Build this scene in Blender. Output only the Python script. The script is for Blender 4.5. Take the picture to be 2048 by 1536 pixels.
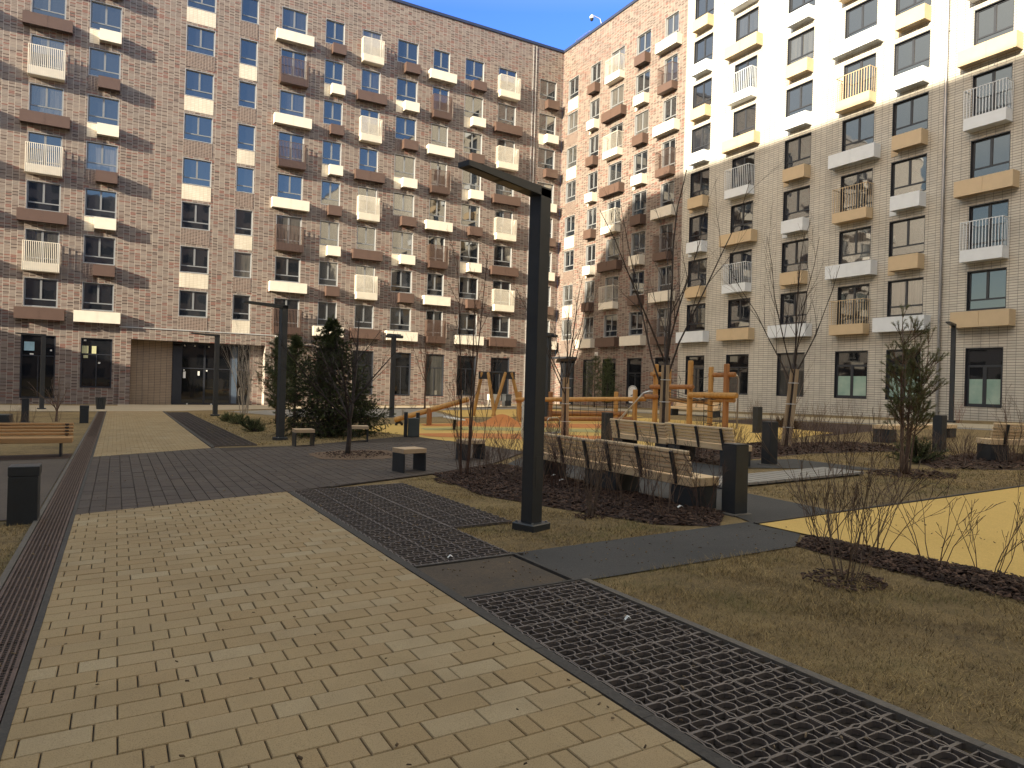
import bpy, bmesh, math, random
from mathutils import Vector, Matrix
import numpy as np

for o in list(bpy.data.objects):
    bpy.data.objects.remove(o)
SC = bpy.context.scene
COL = SC.collection
R = math.radians

# ------------------------------------------------------------------ camera, sky, sun, exposure
# world: X runs along the long brick facade, Y runs up the paved path, ground is about z = 0 at the camera
CAM_Z = 1.70
F_PX, PITCH, ROLL, YAW = 1408.6, 0.0009, 0.029, 0.5117
cy_, sy_ = math.cos(YAW), math.sin(YAW)
RIGHT_H = Vector((cy_, -sy_, 0)); FWD_H = Vector((sy_, cy_, 0)); UP = Vector((0, 0, 1))
FWD = (FWD_H * math.cos(PITCH) + UP * math.sin(PITCH)).normalized()
UP_P = (UP * math.cos(PITCH) - FWD_H * math.sin(PITCH)).normalized()
cr_, sr_ = math.cos(ROLL), math.sin(ROLL)
C_RIGHT = RIGHT_H * cr_ + UP_P * sr_
C_UP = UP_P * cr_ - RIGHT_H * sr_
cam_d = bpy.data.cameras.new('camera')
cam_d.sensor_width = 36.0
cam_d.lens = 36.0 * F_PX / 2048.0
cam_d.clip_start = 0.05
cam_d.clip_end = 2000
cam = bpy.data.objects.new('camera', cam_d)
COL.objects.link(cam)
mw = Matrix((C_RIGHT, C_UP, -FWD)).transposed().to_4x4()
mw.translation = (0, 0, CAM_Z)
cam.matrix_world = mw
SC.camera = cam

SUN_DIR = Vector((1.95, 0.55, -0.55)).normalized()      # the way the light travels
world = bpy.data.worlds.new('World'); SC.world = world
world.use_nodes = True
nt = world.node_tree; nt.nodes.clear()
sky = nt.nodes.new('ShaderNodeTexSky'); sky.sky_type = 'NISHITA'
sky.sun_disc = False
sky.sun_elevation = math.asin(-SUN_DIR.z)
sky.sun_rotation = math.atan2(-SUN_DIR.x, -SUN_DIR.y)
sky.air_density = 1.0; sky.dust_density = 0.5; sky.ozone_density = 1.0
bg = nt.nodes.new('ShaderNodeBackground'); bg.inputs[1].default_value = 0.15
wo = nt.nodes.new('ShaderNodeOutputWorld')
# warm balance of the daylight; the low sky away from the sun is the deep blue of a clear spring day
def wmath(op, a, b=0.0, clamp=False):
    nd = nt.nodes.new('ShaderNodeMath'); nd.operation = op; nd.use_clamp = clamp
    for i, v in ((0, a), (1, b)):
        if hasattr(v, 'links'): nt.links.new(v, nd.inputs[i])
        else: nd.inputs[i].default_value = v
    return nd.outputs[0]
wtc = nt.nodes.new('ShaderNodeTexCoord'); wsp = nt.nodes.new('ShaderNodeSeparateXYZ'); nt.links.new(wtc.outputs['Generated'], wsp.inputs[0])
hx, hy = -SUN_DIR.x / math.hypot(SUN_DIR.x, SUN_DIR.y), -SUN_DIR.y / math.hypot(SUN_DIR.x, SUN_DIR.y)
toward = wmath('ADD', wmath('MULTIPLY', wsp.outputs[0], hx), wmath('MULTIPLY', wsp.outputs[1], hy))
m1 = wmath('MULTIPLY', wmath('SUBTRACT', .65, toward), 2.0, True)
m2 = wmath('MULTIPLY', wmath('SUBTRACT', .80, wsp.outputs[2]), 3.0, True)
mask = wmath('MULTIPLY', m1, m2)
def wmul(c):
    mx = nt.nodes.new('ShaderNodeMix'); mx.data_type = 'RGBA'; mx.blend_type = 'MULTIPLY'; mx.inputs[0].default_value = 1
    nt.links.new(sky.outputs[0], mx.inputs[6]); mx.inputs[7].default_value = (*c, 1); return mx.outputs[2]
mxs = nt.nodes.new('ShaderNodeMix'); mxs.data_type = 'RGBA'
mz = nt.nodes.new('ShaderNodeMix'); mz.data_type = 'RGBA'
nt.links.new(wmath('MULTIPLY', wmath('SUBTRACT', wsp.outputs[2], .24), 3.4, True), mz.inputs[0])
nt.links.new(wmul((.34, .34, .32)), mz.inputs[6]); nt.links.new(wmul((2.5, 1.68, 1.0)), mz.inputs[7])
nt.links.new(mask, mxs.inputs[0]); nt.links.new(mz.outputs[2], mxs.inputs[6]); mb_ = nt.nodes.new('ShaderNodeMix'); mb_.data_type = 'RGBA'
nt.links.new(wmath('MULTIPLY', wmath('ADD', toward, .55), 2.2, True), mb_.inputs[0]); nt.links.new(wmul((.24, .41, .92)), mb_.inputs[6]); nt.links.new(wmul((.52, .62, .82)), mb_.inputs[7])
nt.links.new(mb_.outputs[2], mxs.inputs[7])
nt.links.new(mxs.outputs[2], bg.inputs[0]); nt.links.new(bg.outputs[0], wo.inputs[0])
sun_d = bpy.data.lights.new('sun', 'SUN'); sun_d.energy = 3.9; sun_d.angle = R(0.5); sun_d.color = (1.0, 0.87, 0.65)
sun = bpy.data.objects.new('sun', sun_d); COL.objects.link(sun)
sun.rotation_euler = SUN_DIR.to_track_quat('-Z', 'Y').to_euler()
SC.view_settings.view_transform = 'Standard'
SC.view_settings.look = 'None'
SC.view_settings.exposure = 1.75
SC.view_settings.gamma = 1.0
SC.cycles.use_denoising = True
SC.cycles.caustics_reflective = False
SC.cycles.caustics_refractive = False
SC.cycles.max_bounces = 8
SC.cycles.diffuse_bounces = 4
SC.cycles.sample_clamp_indirect = 6.0

# ------------------------------------------------------------------ helpers
def gz(x, y):
    xc = max(-34.0, min(34.0, cy_ * x - sy_ * y))
    return 0.024 * xc + 0.0004 * xc * xc

def ray(px, py):
    u = (px - 1024) / F_PX; v = -(py - 768) / F_PX
    return FWD + C_RIGHT * u + C_UP * v

def at(px, py, h=0.0):
    """pixel of the photograph -> the point of the ground (plus h) that it shows"""
    d = ray(px, py); lo, hi = 0.5, 400.0
    for _ in range(60):
        m = 0.5 * (lo + hi)
        if CAM_Z + d.z * m < gz(d.x * m, d.y * m) + h: hi = m
        else: lo = m
    return (d.x * lo, d.y * lo)

class MB:
    def __init__(s): s.v = []; s.f = []; s.mi = []
    def add(s, vs, fs, m=0):
        b = len(s.v); s.v.extend([tuple(p) for p in vs])
        for f in fs:
            s.f.append(tuple(i + b for i in f)); s.mi.append(m)
    def box(s, x0, x1, y0, y1, z0, z1, m=0, skip=()):
        vs = [(x0,y0,z0),(x1,y0,z0),(x1,y1,z0),(x0,y1,z0),(x0,y0,z1),(x1,y0,z1),(x1,y1,z1),(x0,y1,z1)]
        fs = {'b':(0,3,2,1),'t':(4,5,6,7),'f':(0,1,5,4),'r':(1,2,6,5),'k':(2,3,7,6),'l':(3,0,4,7)}
        s.add(vs, [f for k, f in fs.items() if k not in skip], m)
    def bbox(s, x0, x1, y0, y1, z0, z1, b, m=0):
        """box with chamfered edges"""
        b = min(b, (x1-x0)*.45, (y1-y0)*.45, (z1-z0)*.45)
        bm = bmesh.new()
        bmesh.ops.create_cube(bm, size=1)
        for v in bm.verts:
            v.co = Vector(((x0+x1)/2 + v.co.x*(x1-x0), (y0+y1)/2 + v.co.y*(y1-y0), (z0+z1)/2 + v.co.z*(z1-z0)))
        bmesh.ops.bevel(bm, geom=bm.edges[:], offset=b, segments=1, affect='EDGES')
        bm.verts.index_update()
        s.add([v.co for v in bm.verts], [[v.index for v in f.verts] for f in bm.faces], m); bm.free()
    def bar(s, p, q, w, h, m=0, up=(0, 0, 1)):
        p = Vector(p); q = Vector(q); d = (q - p).normalized(); up = Vector(up)
        if abs(d.dot(up)) > .98: up = Vector((1, 0, 0))
        a = d.cross(up).normalized() * w / 2; b = a.cross(d).normalized() * h / 2
        vs = [p-a-b, p+a-b, p+a+b, p-a+b, q-a-b, q+a-b, q+a+b, q-a+b]
        s.add(vs, [(0,1,2,3),(7,6,5,4),(0,4,5,1),(1,5,6,2),(2,6,7,3),(3,7,4,0)], m)
    def tube(s, pts, rad, n=4, m=0, cap=True):
        pts = [Vector(p) for p in pts]
        if not hasattr(rad, '__len__'): rad = [rad] * len(pts)
        vs = []; fs = []
        ref = Vector((0.31, 0.95, 0.05))
        for i, p in enumerate(pts):
            d = (pts[min(i+1, len(pts)-1)] - pts[max(i-1, 0)])
            d = d.normalized() if d.length > 1e-9 else Vector((0, 0, 1))
            r_ = ref if abs(d.dot(ref)) < .95 else Vector((1, 0, 0))
            a = d.cross(r_).normalized(); b = d.cross(a)
            for k in range(n):
                t = 2 * math.pi * k / n
                vs.append(p + (a * math.cos(t) + b * math.sin(t)) * rad[i])
        for i in range(len(pts) - 1):
            for k in range(n):
                fs.append((i*n+k, i*n+(k+1) % n, (i+1)*n+(k+1) % n, (i+1)*n+k))
        if cap:
            fs.append(tuple(range(n))[::-1]); fs.append(tuple((len(pts)-1)*n+k for k in range(n)))
        s.add(vs, fs, m)
    def build(s, name, mats, parent=None, loc=None, rz=0.0, smooth=False):
        me = s.mesh(name, mats, smooth)
        return link(name, me, parent, loc, rz)
    def mesh(s, name, mats, smooth=False):
        me = bpy.data.meshes.new(name); me.from_pydata(s.v, [], s.f)
        if not isinstance(mats, (list, tuple)): mats = [mats]
        for m in mats: me.materials.append(m)
        if len(mats) > 1: me.polygons.foreach_set('material_index', s.mi)
        if smooth: me.polygons.foreach_set('use_smooth', [True] * len(s.f))
        me.update(); return me

def link(name, me, parent=None, loc=None, rz=0.0):
    o = bpy.data.objects.new(name, me); COL.objects.link(o)
    if parent is not None: o.parent = parent
    if loc is not None: o.location = loc
    if rz: o.rotation_euler = (0, 0, rz)
    return o

def tag(o, label=None, cat=None, group=None, kind=None):
    if label: o['label'] = label
    if cat: o['category'] = cat
    if group: o['group'] = group
    if kind: o['kind'] = kind
    return o

def thing(name, label, cat, xy=None, rz=0.0, group=None, z=None):
    o = bpy.data.objects.new(name, None); COL.objects.link(o)
    o.empty_display_size = .1
    if xy is not None: o.location = (xy[0], xy[1], gz(*xy) if z is None else z)
    o.rotation_euler = (0, 0, rz)
    return tag(o, label, cat, group)

def dup(root, label, xy, rz=0.0, group=None, scale=None):
    r = root.copy(); COL.objects.link(r)
    r.location = (xy[0], xy[1], gz(*xy)); r.rotation_euler = (0, 0, rz)
    if scale: r.scale = scale if hasattr(scale, '__len__') else (scale,) * 3
    r['label'] = label
    if group: r['group'] = group
    for ch in list(root.children):
        c = ch.copy(); COL.objects.link(c); c.parent = r
        for g in ch.children:
            d = g.copy(); COL.objects.link(d); d.parent = c
    return r

# ------------------------------------------------------------------ materials
class NT:
    """small node-tree writer"""
    def __init__(s, name):
        s.m = bpy.data.materials.new(name); s.m.use_nodes = True
        s.t = s.m.node_tree; s.t.nodes.clear()
        s.out = s.n('ShaderNodeOutputMaterial'); s.b = s.n('ShaderNodeBsdfPrincipled')
        s.l(s.b.outputs[0], s.out.inputs[0])
    def n(s, kind, **kw):
        nd = s.t.nodes.new(kind)
        for k, v in kw.items(): setattr(nd, k, v)
        return nd
    def l(s, a, b): s.t.links.new(a, b)
    def inp(s, nd, i, v):
        if hasattr(v, 'is_linked') or hasattr(v, 'links'): s.l(v, nd.inputs[i])
        else: nd.inputs[i].default_value = v
    def math(s, op, a, b=0.0, c=0.0):
        nd = s.n('ShaderNodeMath', operation=op)
        s.inp(nd, 0, a); s.inp(nd, 1, b)
        if op in ('MULTIPLY_ADD', 'SMOOTH_MIN', 'WRAP'): s.inp(nd, 2, c)
        return nd.outputs[0]
    def pos(s): return s.n('ShaderNodeNewGeometry').outputs['Position']
    def objc(s): return s.n('ShaderNodeTexCoord').outputs['Object']
    def noise(s, vec, scale, detail=4.0, rough=.55):
        nd = s.n('ShaderNodeTexNoise'); s.l(vec, nd.inputs['Vector'])
        nd.inputs['Scale'].default_value = scale; nd.inputs['Detail'].default_value = detail; nd.inputs['Roughness'].default_value = rough
        return nd.outputs[0]
    def ramp(s, fac, stops, const=False):
        nd = s.n('ShaderNodeValToRGB'); s.l(fac, nd.inputs[0])
        cr = nd.color_ramp
        if const: cr.interpolation = 'CONSTANT'
        while len(cr.elements) < len(stops): cr.elements.new(.5)
        for e, (p, c) in zip(cr.elements, stops):
            e.position = p; e.color = (c[0], c[1], c[2], 1)
        return nd.outputs[0]
    def mix(s, fac, a, b, blend='MIX'):
        nd = s.n('ShaderNodeMix', data_type='RGBA', blend_type=blend)
        s.inp(nd, 0, fac)
        for i, v in ((6, a), (7, b)):
            if hasattr(v, 'links'): s.l(v, nd.inputs[i])
            else: nd.inputs[i].default_value = (v[0], v[1], v[2], 1)
        return nd.outputs[2]
    def bump(s, h, strength=.4, dist=.01):
        nd = s.n('ShaderNodeBump'); nd.inputs['Strength'].default_value = strength; nd.inputs['Distance'].default_value = dist
        s.l(h, nd.inputs['Height']); s.l(nd.outputs[0], s.b.inputs['Normal'])
        return nd
    def col(s, c):
        if hasattr(c, 'links'): s.l(c, s.b.inputs['Base Color'])
        else: s.b.inputs['Base Color'].default_value = (c[0], c[1], c[2], 1)
        return s
    def set(s, rough=.6, metal=0.0, spec=None, ior=None):
        s.b.inputs['Roughness'].default_value = rough; s.b.inputs['Metallic'].default_value = metal
        if spec is not None: s.b.inputs['Specular IOR Level'].default_value = spec
        if ior is not None: s.b.inputs['IOR'].default_value = ior
        return s

def simple(name, c, rough=.6, metal=0.0, var=.12, scale=3.0, bump=0.0, bscale=60.0, spec=None):
    t = NT(name); p = t.objc()
    f = t.noise(p, scale, 5, .6)
    lo = [x * (1 - var) for x in c]; hi = [min(1, x * (1 + var)) for x in c]
    t.col(t.ramp(f, [(.3, lo), (.7, hi)])); t.set(rough, metal, spec)
    if bump: t.bump(t.noise(p, bscale, 3), bump, .004)
    return t.m

def tile_wall(name, axis, cw, ch, palette, joint_v, joint_h, jv=.012, jh=.010, rough=.55, cluster=.55, dirt=True, off=(0, 0), stagger=False, parity=False):
    """wall of stacked clinker tiles; axis 0: the wall runs along X, axis 1: along Y"""
    t = NT(name); sep = t.n('ShaderNodeSeparateXYZ'); t.l(t.pos(), sep.inputs[0])
    a = t.math('ADD', sep.outputs[axis], 100.0 + off[0]); z = t.math('ADD', sep.outputs[2], 20.0 + off[1])
    v = t.math('DIVIDE', z, ch)
    row = t.math('FLOOR', v); fv = t.math('FRACT', v)
    u = t.math('DIVIDE', a, cw)
    if stagger: u = t.math('ADD', u, t.math('MULTIPLY', t.math('MODULO', row, 2.0), .5))
    colm = t.math('FLOOR', u); fu = t.math('FRACT', u)
    cmb = t.n('ShaderNodeCombineXYZ'); t.l(colm, cmb.inputs[0]); t.l(row, cmb.inputs[1])
    wn = t.n('ShaderNodeTexWhiteNoise', noise_dimensions='2D'); t.l(cmb.outputs[0], wn.inputs['Vector'])
    cmb2 = t.n('ShaderNodeCombineXYZ'); t.l(colm, cmb2.inputs[0]); t.l(t.math('FLOOR', t.math('DIVIDE', t.math('ADD', row, t.math('MULTIPLY', t.math('MODULO', colm, 3.0), 2.0)), 5.0)), cmb2.inputs[1])
    wn2 = t.n('ShaderNodeTexWhiteNoise', noise_dimensions='2D'); t.l(cmb2.outputs[0], wn2.inputs['Vector'])
    f = t.math('ADD', t.math('MULTIPLY', wn.outputs[0], 1 - cluster), t.math('MULTIPLY', wn2.outputs[0], cluster))
    if parity: f = t.math('ADD', t.math('MULTIPLY', f, .70), t.math('MULTIPLY', t.math('MODULO', t.math('ADD', row, t.math('FLOOR', t.math('MULTIPLY', wn2.outputs[0], 2.0))), 2.0), .30))
    c = t.ramp(f, palette, True)
    c = t.mix(t.math('MULTIPLY', t.noise(t.pos(), 9.0, 3), .35), c, (.10, .075, .065), 'MIX') if dirt else c
    gn = t.noise(t.pos(), .35, 5, .6); c = t.mix(t.ramp(gn, [(.42, (0, 0, 0)), (.75, (.30, .30, .30))]), c, (.12, .105, .095))
    mpd = t.n('ShaderNodeMapping'); t.l(t.pos(), mpd.inputs[0]); mpd.inputs['Scale'].default_value = (1.6, 1.6, .07)
    c = t.mix(t.ramp(t.noise(mpd.outputs[0], 1.0, 5, .7), [(.52, (0, 0, 0)), (.74, (.32, .32, .32))]), c, (.10, .088, .08))
    mh = t.math('LESS_THAN', fv, jh / ch); mv = t.math('LESS_THAN', fu, jv / cw)
    c = t.mix(mh, c, joint_h); c = t.mix(mv, c, joint_v)
    t.col(c); t.set(rough)
    h = t.math('SUBTRACT', 1.0, t.math('MAXIMUM', mh, mv)); t.bump(h, .35, .006)
    return t.m

PAL = [(0.0, (.050, .031, .026)), (.15, (.085, .053, .044)), (.29, (.175, .064, .048)), (.40, (.185, .142, .121)), (.50, (.235, .193, .164)), (.61, (.20, .170, .151)), (.71, (.265, .222, .188)), (.81, (.19, .150, .131)), (.90, (.16, .112, .096))]
M = {}
M['brick_a'] = tile_wall('mottled_brick_long', 0, .335, .095, PAL, (.44, .395, .355), (.30, .255, .225), jv=.015, jh=.013, cluster=.28, parity=True)
M['brick_b'] = tile_wall('mottled_brick_wing', 1, .335, .095, PAL, (.44, .395, .355), (.30, .255, .225), jv=.015, jh=.013, cluster=.28, parity=True)
M['vent_a'] = tile_wall('dark_brick_panel', 0, .18, .100, [(0, (.085, .055, .047)), (.5, (.13, .085, .07))], (.36, .30, .26), (.36, .30, .26), jv=.018, jh=.018, cluster=.1)
M['vent_b'] = tile_wall('dark_brick_panel_wing', 1, .18, .100, [(0, (.085, .055, .047)), (.5, (.13, .085, .07))], (.36, .30, .26), (.36, .30, .26), jv=.018, jh=.018, cluster=.1)
CRM = [(0, (.565, .53, .465)), (.35, (.60, .565, .495)), (.7, (.54, .51, .45))]
M['cream_c'] = tile_wall('cream_tile', 1, .36, .12, CRM, (.15, .142, .13), (.115, .108, .098), jv=.015, jh=.021, cluster=.2, dirt=False)
M['cream_a'] = tile_wall('cream_tile_panel', 0, .24, .12, [(0, (.66, .60, .50)), (.5, (.70, .64, .54))], (.42, .36, .26), (.42, .36, .26), jv=.012, jh=.012, dirt=False)
M['cream_b'] = tile_wall('cream_tile_panel_wing', 1, .24, .12, [(0, (.66, .60, .50)), (.5, (.70, .64, .54))], (.42, .36, .26), (.42, .36, .26), jv=.012, jh=.012, dirt=False)
M['tan_tile'] = tile_wall('tan_tile', 0, .36, .11, [(0, (.37, .27, .18)), (.5, (.41, .30, .20))], (.045, .035, .03), (.055, .04, .035), jv=.016, jh=.016, dirt=False)

def box_metal(name, c, rough=.42, ribs=0.0):
    t = NT(name); p = t.objc(); f = t.noise(p, 1.7, 4)
    lo = [x * .93 for x in c]; hi = [min(1, x * 1.05) for x in c]
    t.col(t.ramp(f, [(.3, lo), (.7, hi)])); t.set(rough)
    if ribs:
        w = t.n('ShaderNodeTexWave'); w.bands_direction = 'Z'; w.inputs['Scale'].default_value = ribs
        t.l(p, w.inputs['Vector']); t.bump(w.outputs[0], .25, .006)
    return t.m
M['box_cream'] = box_metal('cream_metal', (.72, .67, .575), ribs=6)
M['box_brown'] = box_metal('brown_metal', (.105, .066, .052), ribs=9)
M['box_white'] = box_metal('white_metal', (.70, .74, .78))
M['box_tan'] = box_metal('tan_metal', (.56, .43, .27))
M['frame_grey'] = simple('grey_frame', (.20, .21, .225), .4, .0, .06)
M['frame_dark'] = simple('dark_frame', (.028, .031, .040), .38, .0, .1)
M['flashing'] = simple('light_flashing', (.46, .46, .46), .4, .3, .08)
M['cap_blue'] = simple('dark_parapet_cap', (.035, .045, .085), .4, .2)
M['anthracite'] = simple('anthracite_paint', (.036, .040, .045), .42, .1, .14, 5, .15, 220)
M['anth_lamp'] = simple('anthracite_lamp_paint', (.034, .038, .043), .45, .1, .14, 5)
M['galv'] = simple('grey_zinc', (.34, .345, .35), .38, .7, .12)
M['steel'] = simple('stainless_steel', (.55, .54, .52), .28, .9, .05)
M['black'] = simple('black_rubber', (.018, .018, .019), .6, 0, .2)
M['white_plastic'] = simple('white_plastic', (.72, .72, .72), .4)
M['paper'] = simple('white_paper', (.78, .78, .75), .8, 0, .05)
M['render_grey'] = simple('grey_render', (.40, .37, .33), .8, 0, .1, .7)
M['roof_felt'] = simple('roof_felt', (.06, .06, .065), .9)
M['sheet'] = simple('pale_blue_notice', (.33, .52, .62), .6)
M['notice'] = simple('yellowed_notice', (.55, .55, .32), .7)

def glass(name, base, ior, wav):
    t = NT(name); oi = t.n('ShaderNodeObjectInfo')
    ad = t.n('ShaderNodeVectorMath', operation='ADD'); t.l(t.objc(), ad.inputs[0])
    mu = t.n('ShaderNodeVectorMath', operation='SCALE'); t.l(oi.outputs['Location'], mu.inputs[0]); mu.inputs['Scale'].default_value = .77
    t.l(mu.outputs[0], ad.inputs[1])
    t.bump(t.noise(ad.outputs[0], 1.5, 1, .4), wav, .02)
    cu = t.ramp(oi.outputs['Random'], [(0, base), (.62, (base[0]*2, base[1]*2, base[2]*2)), (.74, (.10, .098, .09)), (.84, (.05, .052, .055)), (.92, (.16, .15, .135))], True)
    mp2 = t.n('ShaderNodeMapping'); t.l(t.objc(), mp2.inputs[0]); mp2.inputs['Scale'].default_value = (9, 1, .3)
    cu = t.mix(t.math('MULTIPLY', t.noise(mp2.outputs[0], 1.6, 2), .9), cu, base)
    t.col(cu); t.set(.025, 0, None, ior)
    return t.m
M['glass_brick'] = glass('window_glass_brick_block', (.012, .014, .017), 2.35, .09)
M['glass_cream'] = glass('window_glass_cream_block', (.012, .014, .018), 2.35, .12)
M['glass_shop'] = glass('shop_glass', (.008, .009, .011), 1.75, .06)
t = NT('mint_film'); t.col(t.ramp(t.noise(t.objc(), 1.4, 3), [(.3, (.24, .37, .32)), (.7, (.38, .50, .43))])); t.set(.25); M['film'] = t.m

# wood
def wood(name, c0, c1, c2, axis, scale=1.0, rough=.6):
    t = NT(name); mp = t.n('ShaderNodeMapping'); t.l(t.objc(), mp.inputs[0])
    sc = [22 * scale, 22 * scale, 22 * scale]; sc[axis] = 1.2 * scale
    mp.inputs['Scale'].default_value = sc
    f = t.noise(mp.outputs[0], 1.0, 6, .6)
    g = t.noise(t.objc(), 2.2, 3)
    c = t.ramp(f, [(.25, c0), (.5, c1), (.75, c2)])
    c = t.mix(t.math('MULTIPLY', g, .35), c, c0)
    t.col(c); t.set(rough); t.bump(f, .2, .003)
    return t.m
M['bench_wood_y'] = wood('bench_timber', (.64, .45, .25), (.75, .55, .33), (.81, .63, .41), 1)
M['bench_wood_x'] = wood('bench_timber_across', (.64, .45, .25), (.75, .55, .33), (.81, .63, .41), 0)
M['bench_orange'] = wood('orange_bench_timber', (.36, .19, .07), (.46, .26, .11), (.52, .32, .16), 0)
M['stool_wood'] = wood('pale_stool_timber', (.46, .32, .19), (.56, .41, .27), (.62, .48, .33), 0)
M['log'] = wood('playground_log', (.36, .17, .045), (.50, .27, .08), (.58, .35, .13), 2, .5)
M['log_x'] = wood('playground_log_lying', (.30, .15, .055), (.42, .23, .09), (.52, .32, .15), 0, .5)
M['log_red'] = wood('reddish_log', (.25, .10, .035), (.34, .15, .05), (.42, .21, .08), 2, .5)
M['stake'] = wood('tree_stake_timber', (.30, .205, .115), (.42, .30, .18), (.52, .39, .25), 2, .7)
M['deck'] = wood('grey_deck_board', (.22, .20, .18), (.28, .26, .235), (.34, .315, .285), 1)
M['bark_dark'] = simple('dark_bark', (.045, .033, .028), .85, 0, .35, 14)
M['bark_red'] = simple('reddish_bark', (.085, .045, .030), .85, 0, .3, 12)
M['twig'] = simple('bare_twig', (.14, .092, .066), .8, 0, .3, 6)
M['twig_mid'] = simple('grey_brown_twig', (.18, .13, .095), .8, 0, .3, 6)
M['twig_dark'] = simple('dark_twig', (.095, .055, .042), .8, 0, .3, 6)
M['twig_pale'] = simple('pale_twig', (.36, .31, .25), .75, 0, .25, 6)
M['twig_tan'] = simple('tan_twig', (.19, .135, .09), .8, 0, .3, 6)

def needles(name, cs, fs=5.0, fw=.45):
    t = NT(name); g = t.n('ShaderNodeNewGeometry')
    f = t.noise(t.pos(), fs, 4, .6)
    ff = t.math('ADD', t.math('MULTIPLY', g.outputs['Random Per Island'], 1 - fw), t.math('MULTIPLY', f, fw))
    t.col(t.ramp(ff, [(.25, cs[0]), (.5, cs[1]), (.72, cs[2])])); t.set(.7, 0, .2)
    return t.m
M['pine'] = needles('pine_needles', ((.028, .042, .020), (.065, .088, .038), (.13, .145, .06)))
M['pine_gold'] = needles('olive_pine_needles', ((.070, .082, .036), (.135, .15, .065), (.215, .215, .105)))
M['spruce'] = needles('spruce_needles', ((.022, .034, .016), (.050, .066, .026), (.10, .115, .040)))
M['thuja'] = needles('brown_thuja', ((.06, .035, .02), (.12, .07, .035), (.17, .11, .055)))
t = NT('dead_grass_blades'); g_ = t.n('ShaderNodeNewGeometry')
fb = t.noise(t.pos(), .85, 5, .62); fm2 = t.noise(t.pos(), 6.0, 5, .65)
c_ = t.ramp(t.math('ADD', t.math('MULTIPLY', g_.outputs['Random Per Island'], .42), t.math('MULTIPLY', fm2, .58)), [(.30, (.06, .043, .025)), (.44, (.18, .125, .055)), (.56, (.33, .23, .095)), (.74, (.55, .40, .19))])
c_ = t.mix(t.ramp(fb, [(.50, (0, 0, 0)), (.64, (.65, .65, .65))]), c_, (.135, .135, .052)); c_ = t.mix(t.ramp(fb, [(.30, (.7, .7, .7)), (.44, (0, 0, 0))]), c_, (.105, .066, .040))
t.col(c_); t.set(.8, 0, .15); M['grass_blade'] = t.m
M['leaf'] = needles('dry_leaf_bits', ((.06, .038, .022), (.12, .08, .045), (.22, .16, .10)))
M['bark_chip'] = needles('bark_chips', ((.022, .011, .008), (.046, .024, .017), (.105, .058, .039)))

# ground sheets
t = NT('dead_lawn'); p = t.pos()
f1 = t.noise(p, .55, 6, .62); f2 = t.noise(p, 7.0, 5, .65); f3 = t.noise(p, 70.0, 4, .7)
f = t.math('ADD', t.math('MULTIPLY', f1, .35), t.math('ADD', t.math('MULTIPLY', f2, .3), t.math('MULTIPLY', f3, .35)))
t.col(t.ramp(f, [(.32, (.075, .052, .03)), (.42, (.15, .105, .05)), (.50, (.24, .165, .072)), (.58, (.31, .22, .098)), (.68, (.19, .165, .06))]))
t.set(.95); t.bump(t.math('ADD', f3, f2), .9, .03); M['lawn'] = t.m
def granular(name, cs, sc=120, patch=.8, rough=.9, b=.5):
    t = NT(name); p = t.pos(); f = t.noise(p, sc, 3, .7); g = t.noise(p, patch, 5, .6)
    v = t.n('ShaderNodeTexVoronoi'); t.l(p, v.inputs['Vector']); v.inputs['Scale'].default_value = sc * .8
    ff = t.math('ADD', t.math('MULTIPLY', f, .5), t.math('MULTIPLY', g, .5))
    c = t.ramp(ff, [(.3, cs[0]), (.5, cs[1]), (.7, cs[2])])
    sepc = t.n('ShaderNodeSeparateColor'); t.l(v.outputs['Color'], sepc.inputs[0])
    c = t.mix(t.math('MULTIPLY', sepc.outputs[0], .35), c, [x * .55 for x in cs[0]])
    big = t.noise(p, .45, 7, .68); c = t.mix(t.ramp(big, [(.48, (0, 0, 0)), (.74, (.28, .28, .28))]), c, [x * .66 for x in cs[0]])
    t.col(c); t.set(rough); t.bump(f, b, .006)
    return t.m
M['gravel'] = granular('dark_crumb', ((.034, .032, .032), (.056, .053, .052), (.090, .083, .078)), 90, .9)
M['dirt_slab'] = granular('dirty_brown_crumb', ((.045, .040, .036), (.085, .062, .042), (.125, .086, .052)), 60, 2.2)
M['yellow'] = granular('yellow_rubber', ((.58, .37, .095), (.66, .435, .125), (.72, .49, .16)), 110, .35, .85, .25)
M['orange'] = granular('orange_rubber', ((.50, .175, .045), (.58, .215, .06), (.64, .26, .08)), 110, .35, .85, .25)
M['green_rubber'] = granular('grey_green_rubber', ((.36, .325, .13), (.42, .375, .16), (.48, .42, .19)), 110, .35, .85, .25)
M['asphalt'] = granular('grey_paving', ((.078, .058, .045), (.10, .077, .060), (.13, .102, .08)), 40, .7)
M['concrete'] = granular('pale_concrete', ((.40, .335, .235), (.48, .40, .285), (.54, .46, .34)), 40, .6)
M['grey_conc'] = granular('grey_concrete', ((.24, .225, .20), (.29, .27, .24), (.33, .31, .28)), 40, .6)
M['soil'] = granular('dark_soil', ((.018, .013, .011), (.040, .028, .021), (.085, .055, .036)), 50, 3.0)
M['mulch_bed'] = granular('dark_mulch_bed', ((.030, .014, .010), (.054, .028, .019), (.090, .050, .033)), 45, 2.0)
M['sandy'] = granular('sandy_soil', ((.10, .060, .035), (.15, .092, .055), (.20, .13, .08)), 45, 2.0)
M['kerb'] = granular('kerb_stone', ((.10, .088, .076), (.14, .12, .10), (.17, .15, .125)), 50, 2.0)
M['kerb_dark'] = granular('dark_steel_edging', ((.045, .040, .037), (.065, .058, .052), (.09, .078, .068)), 50, 2.0)

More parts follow.
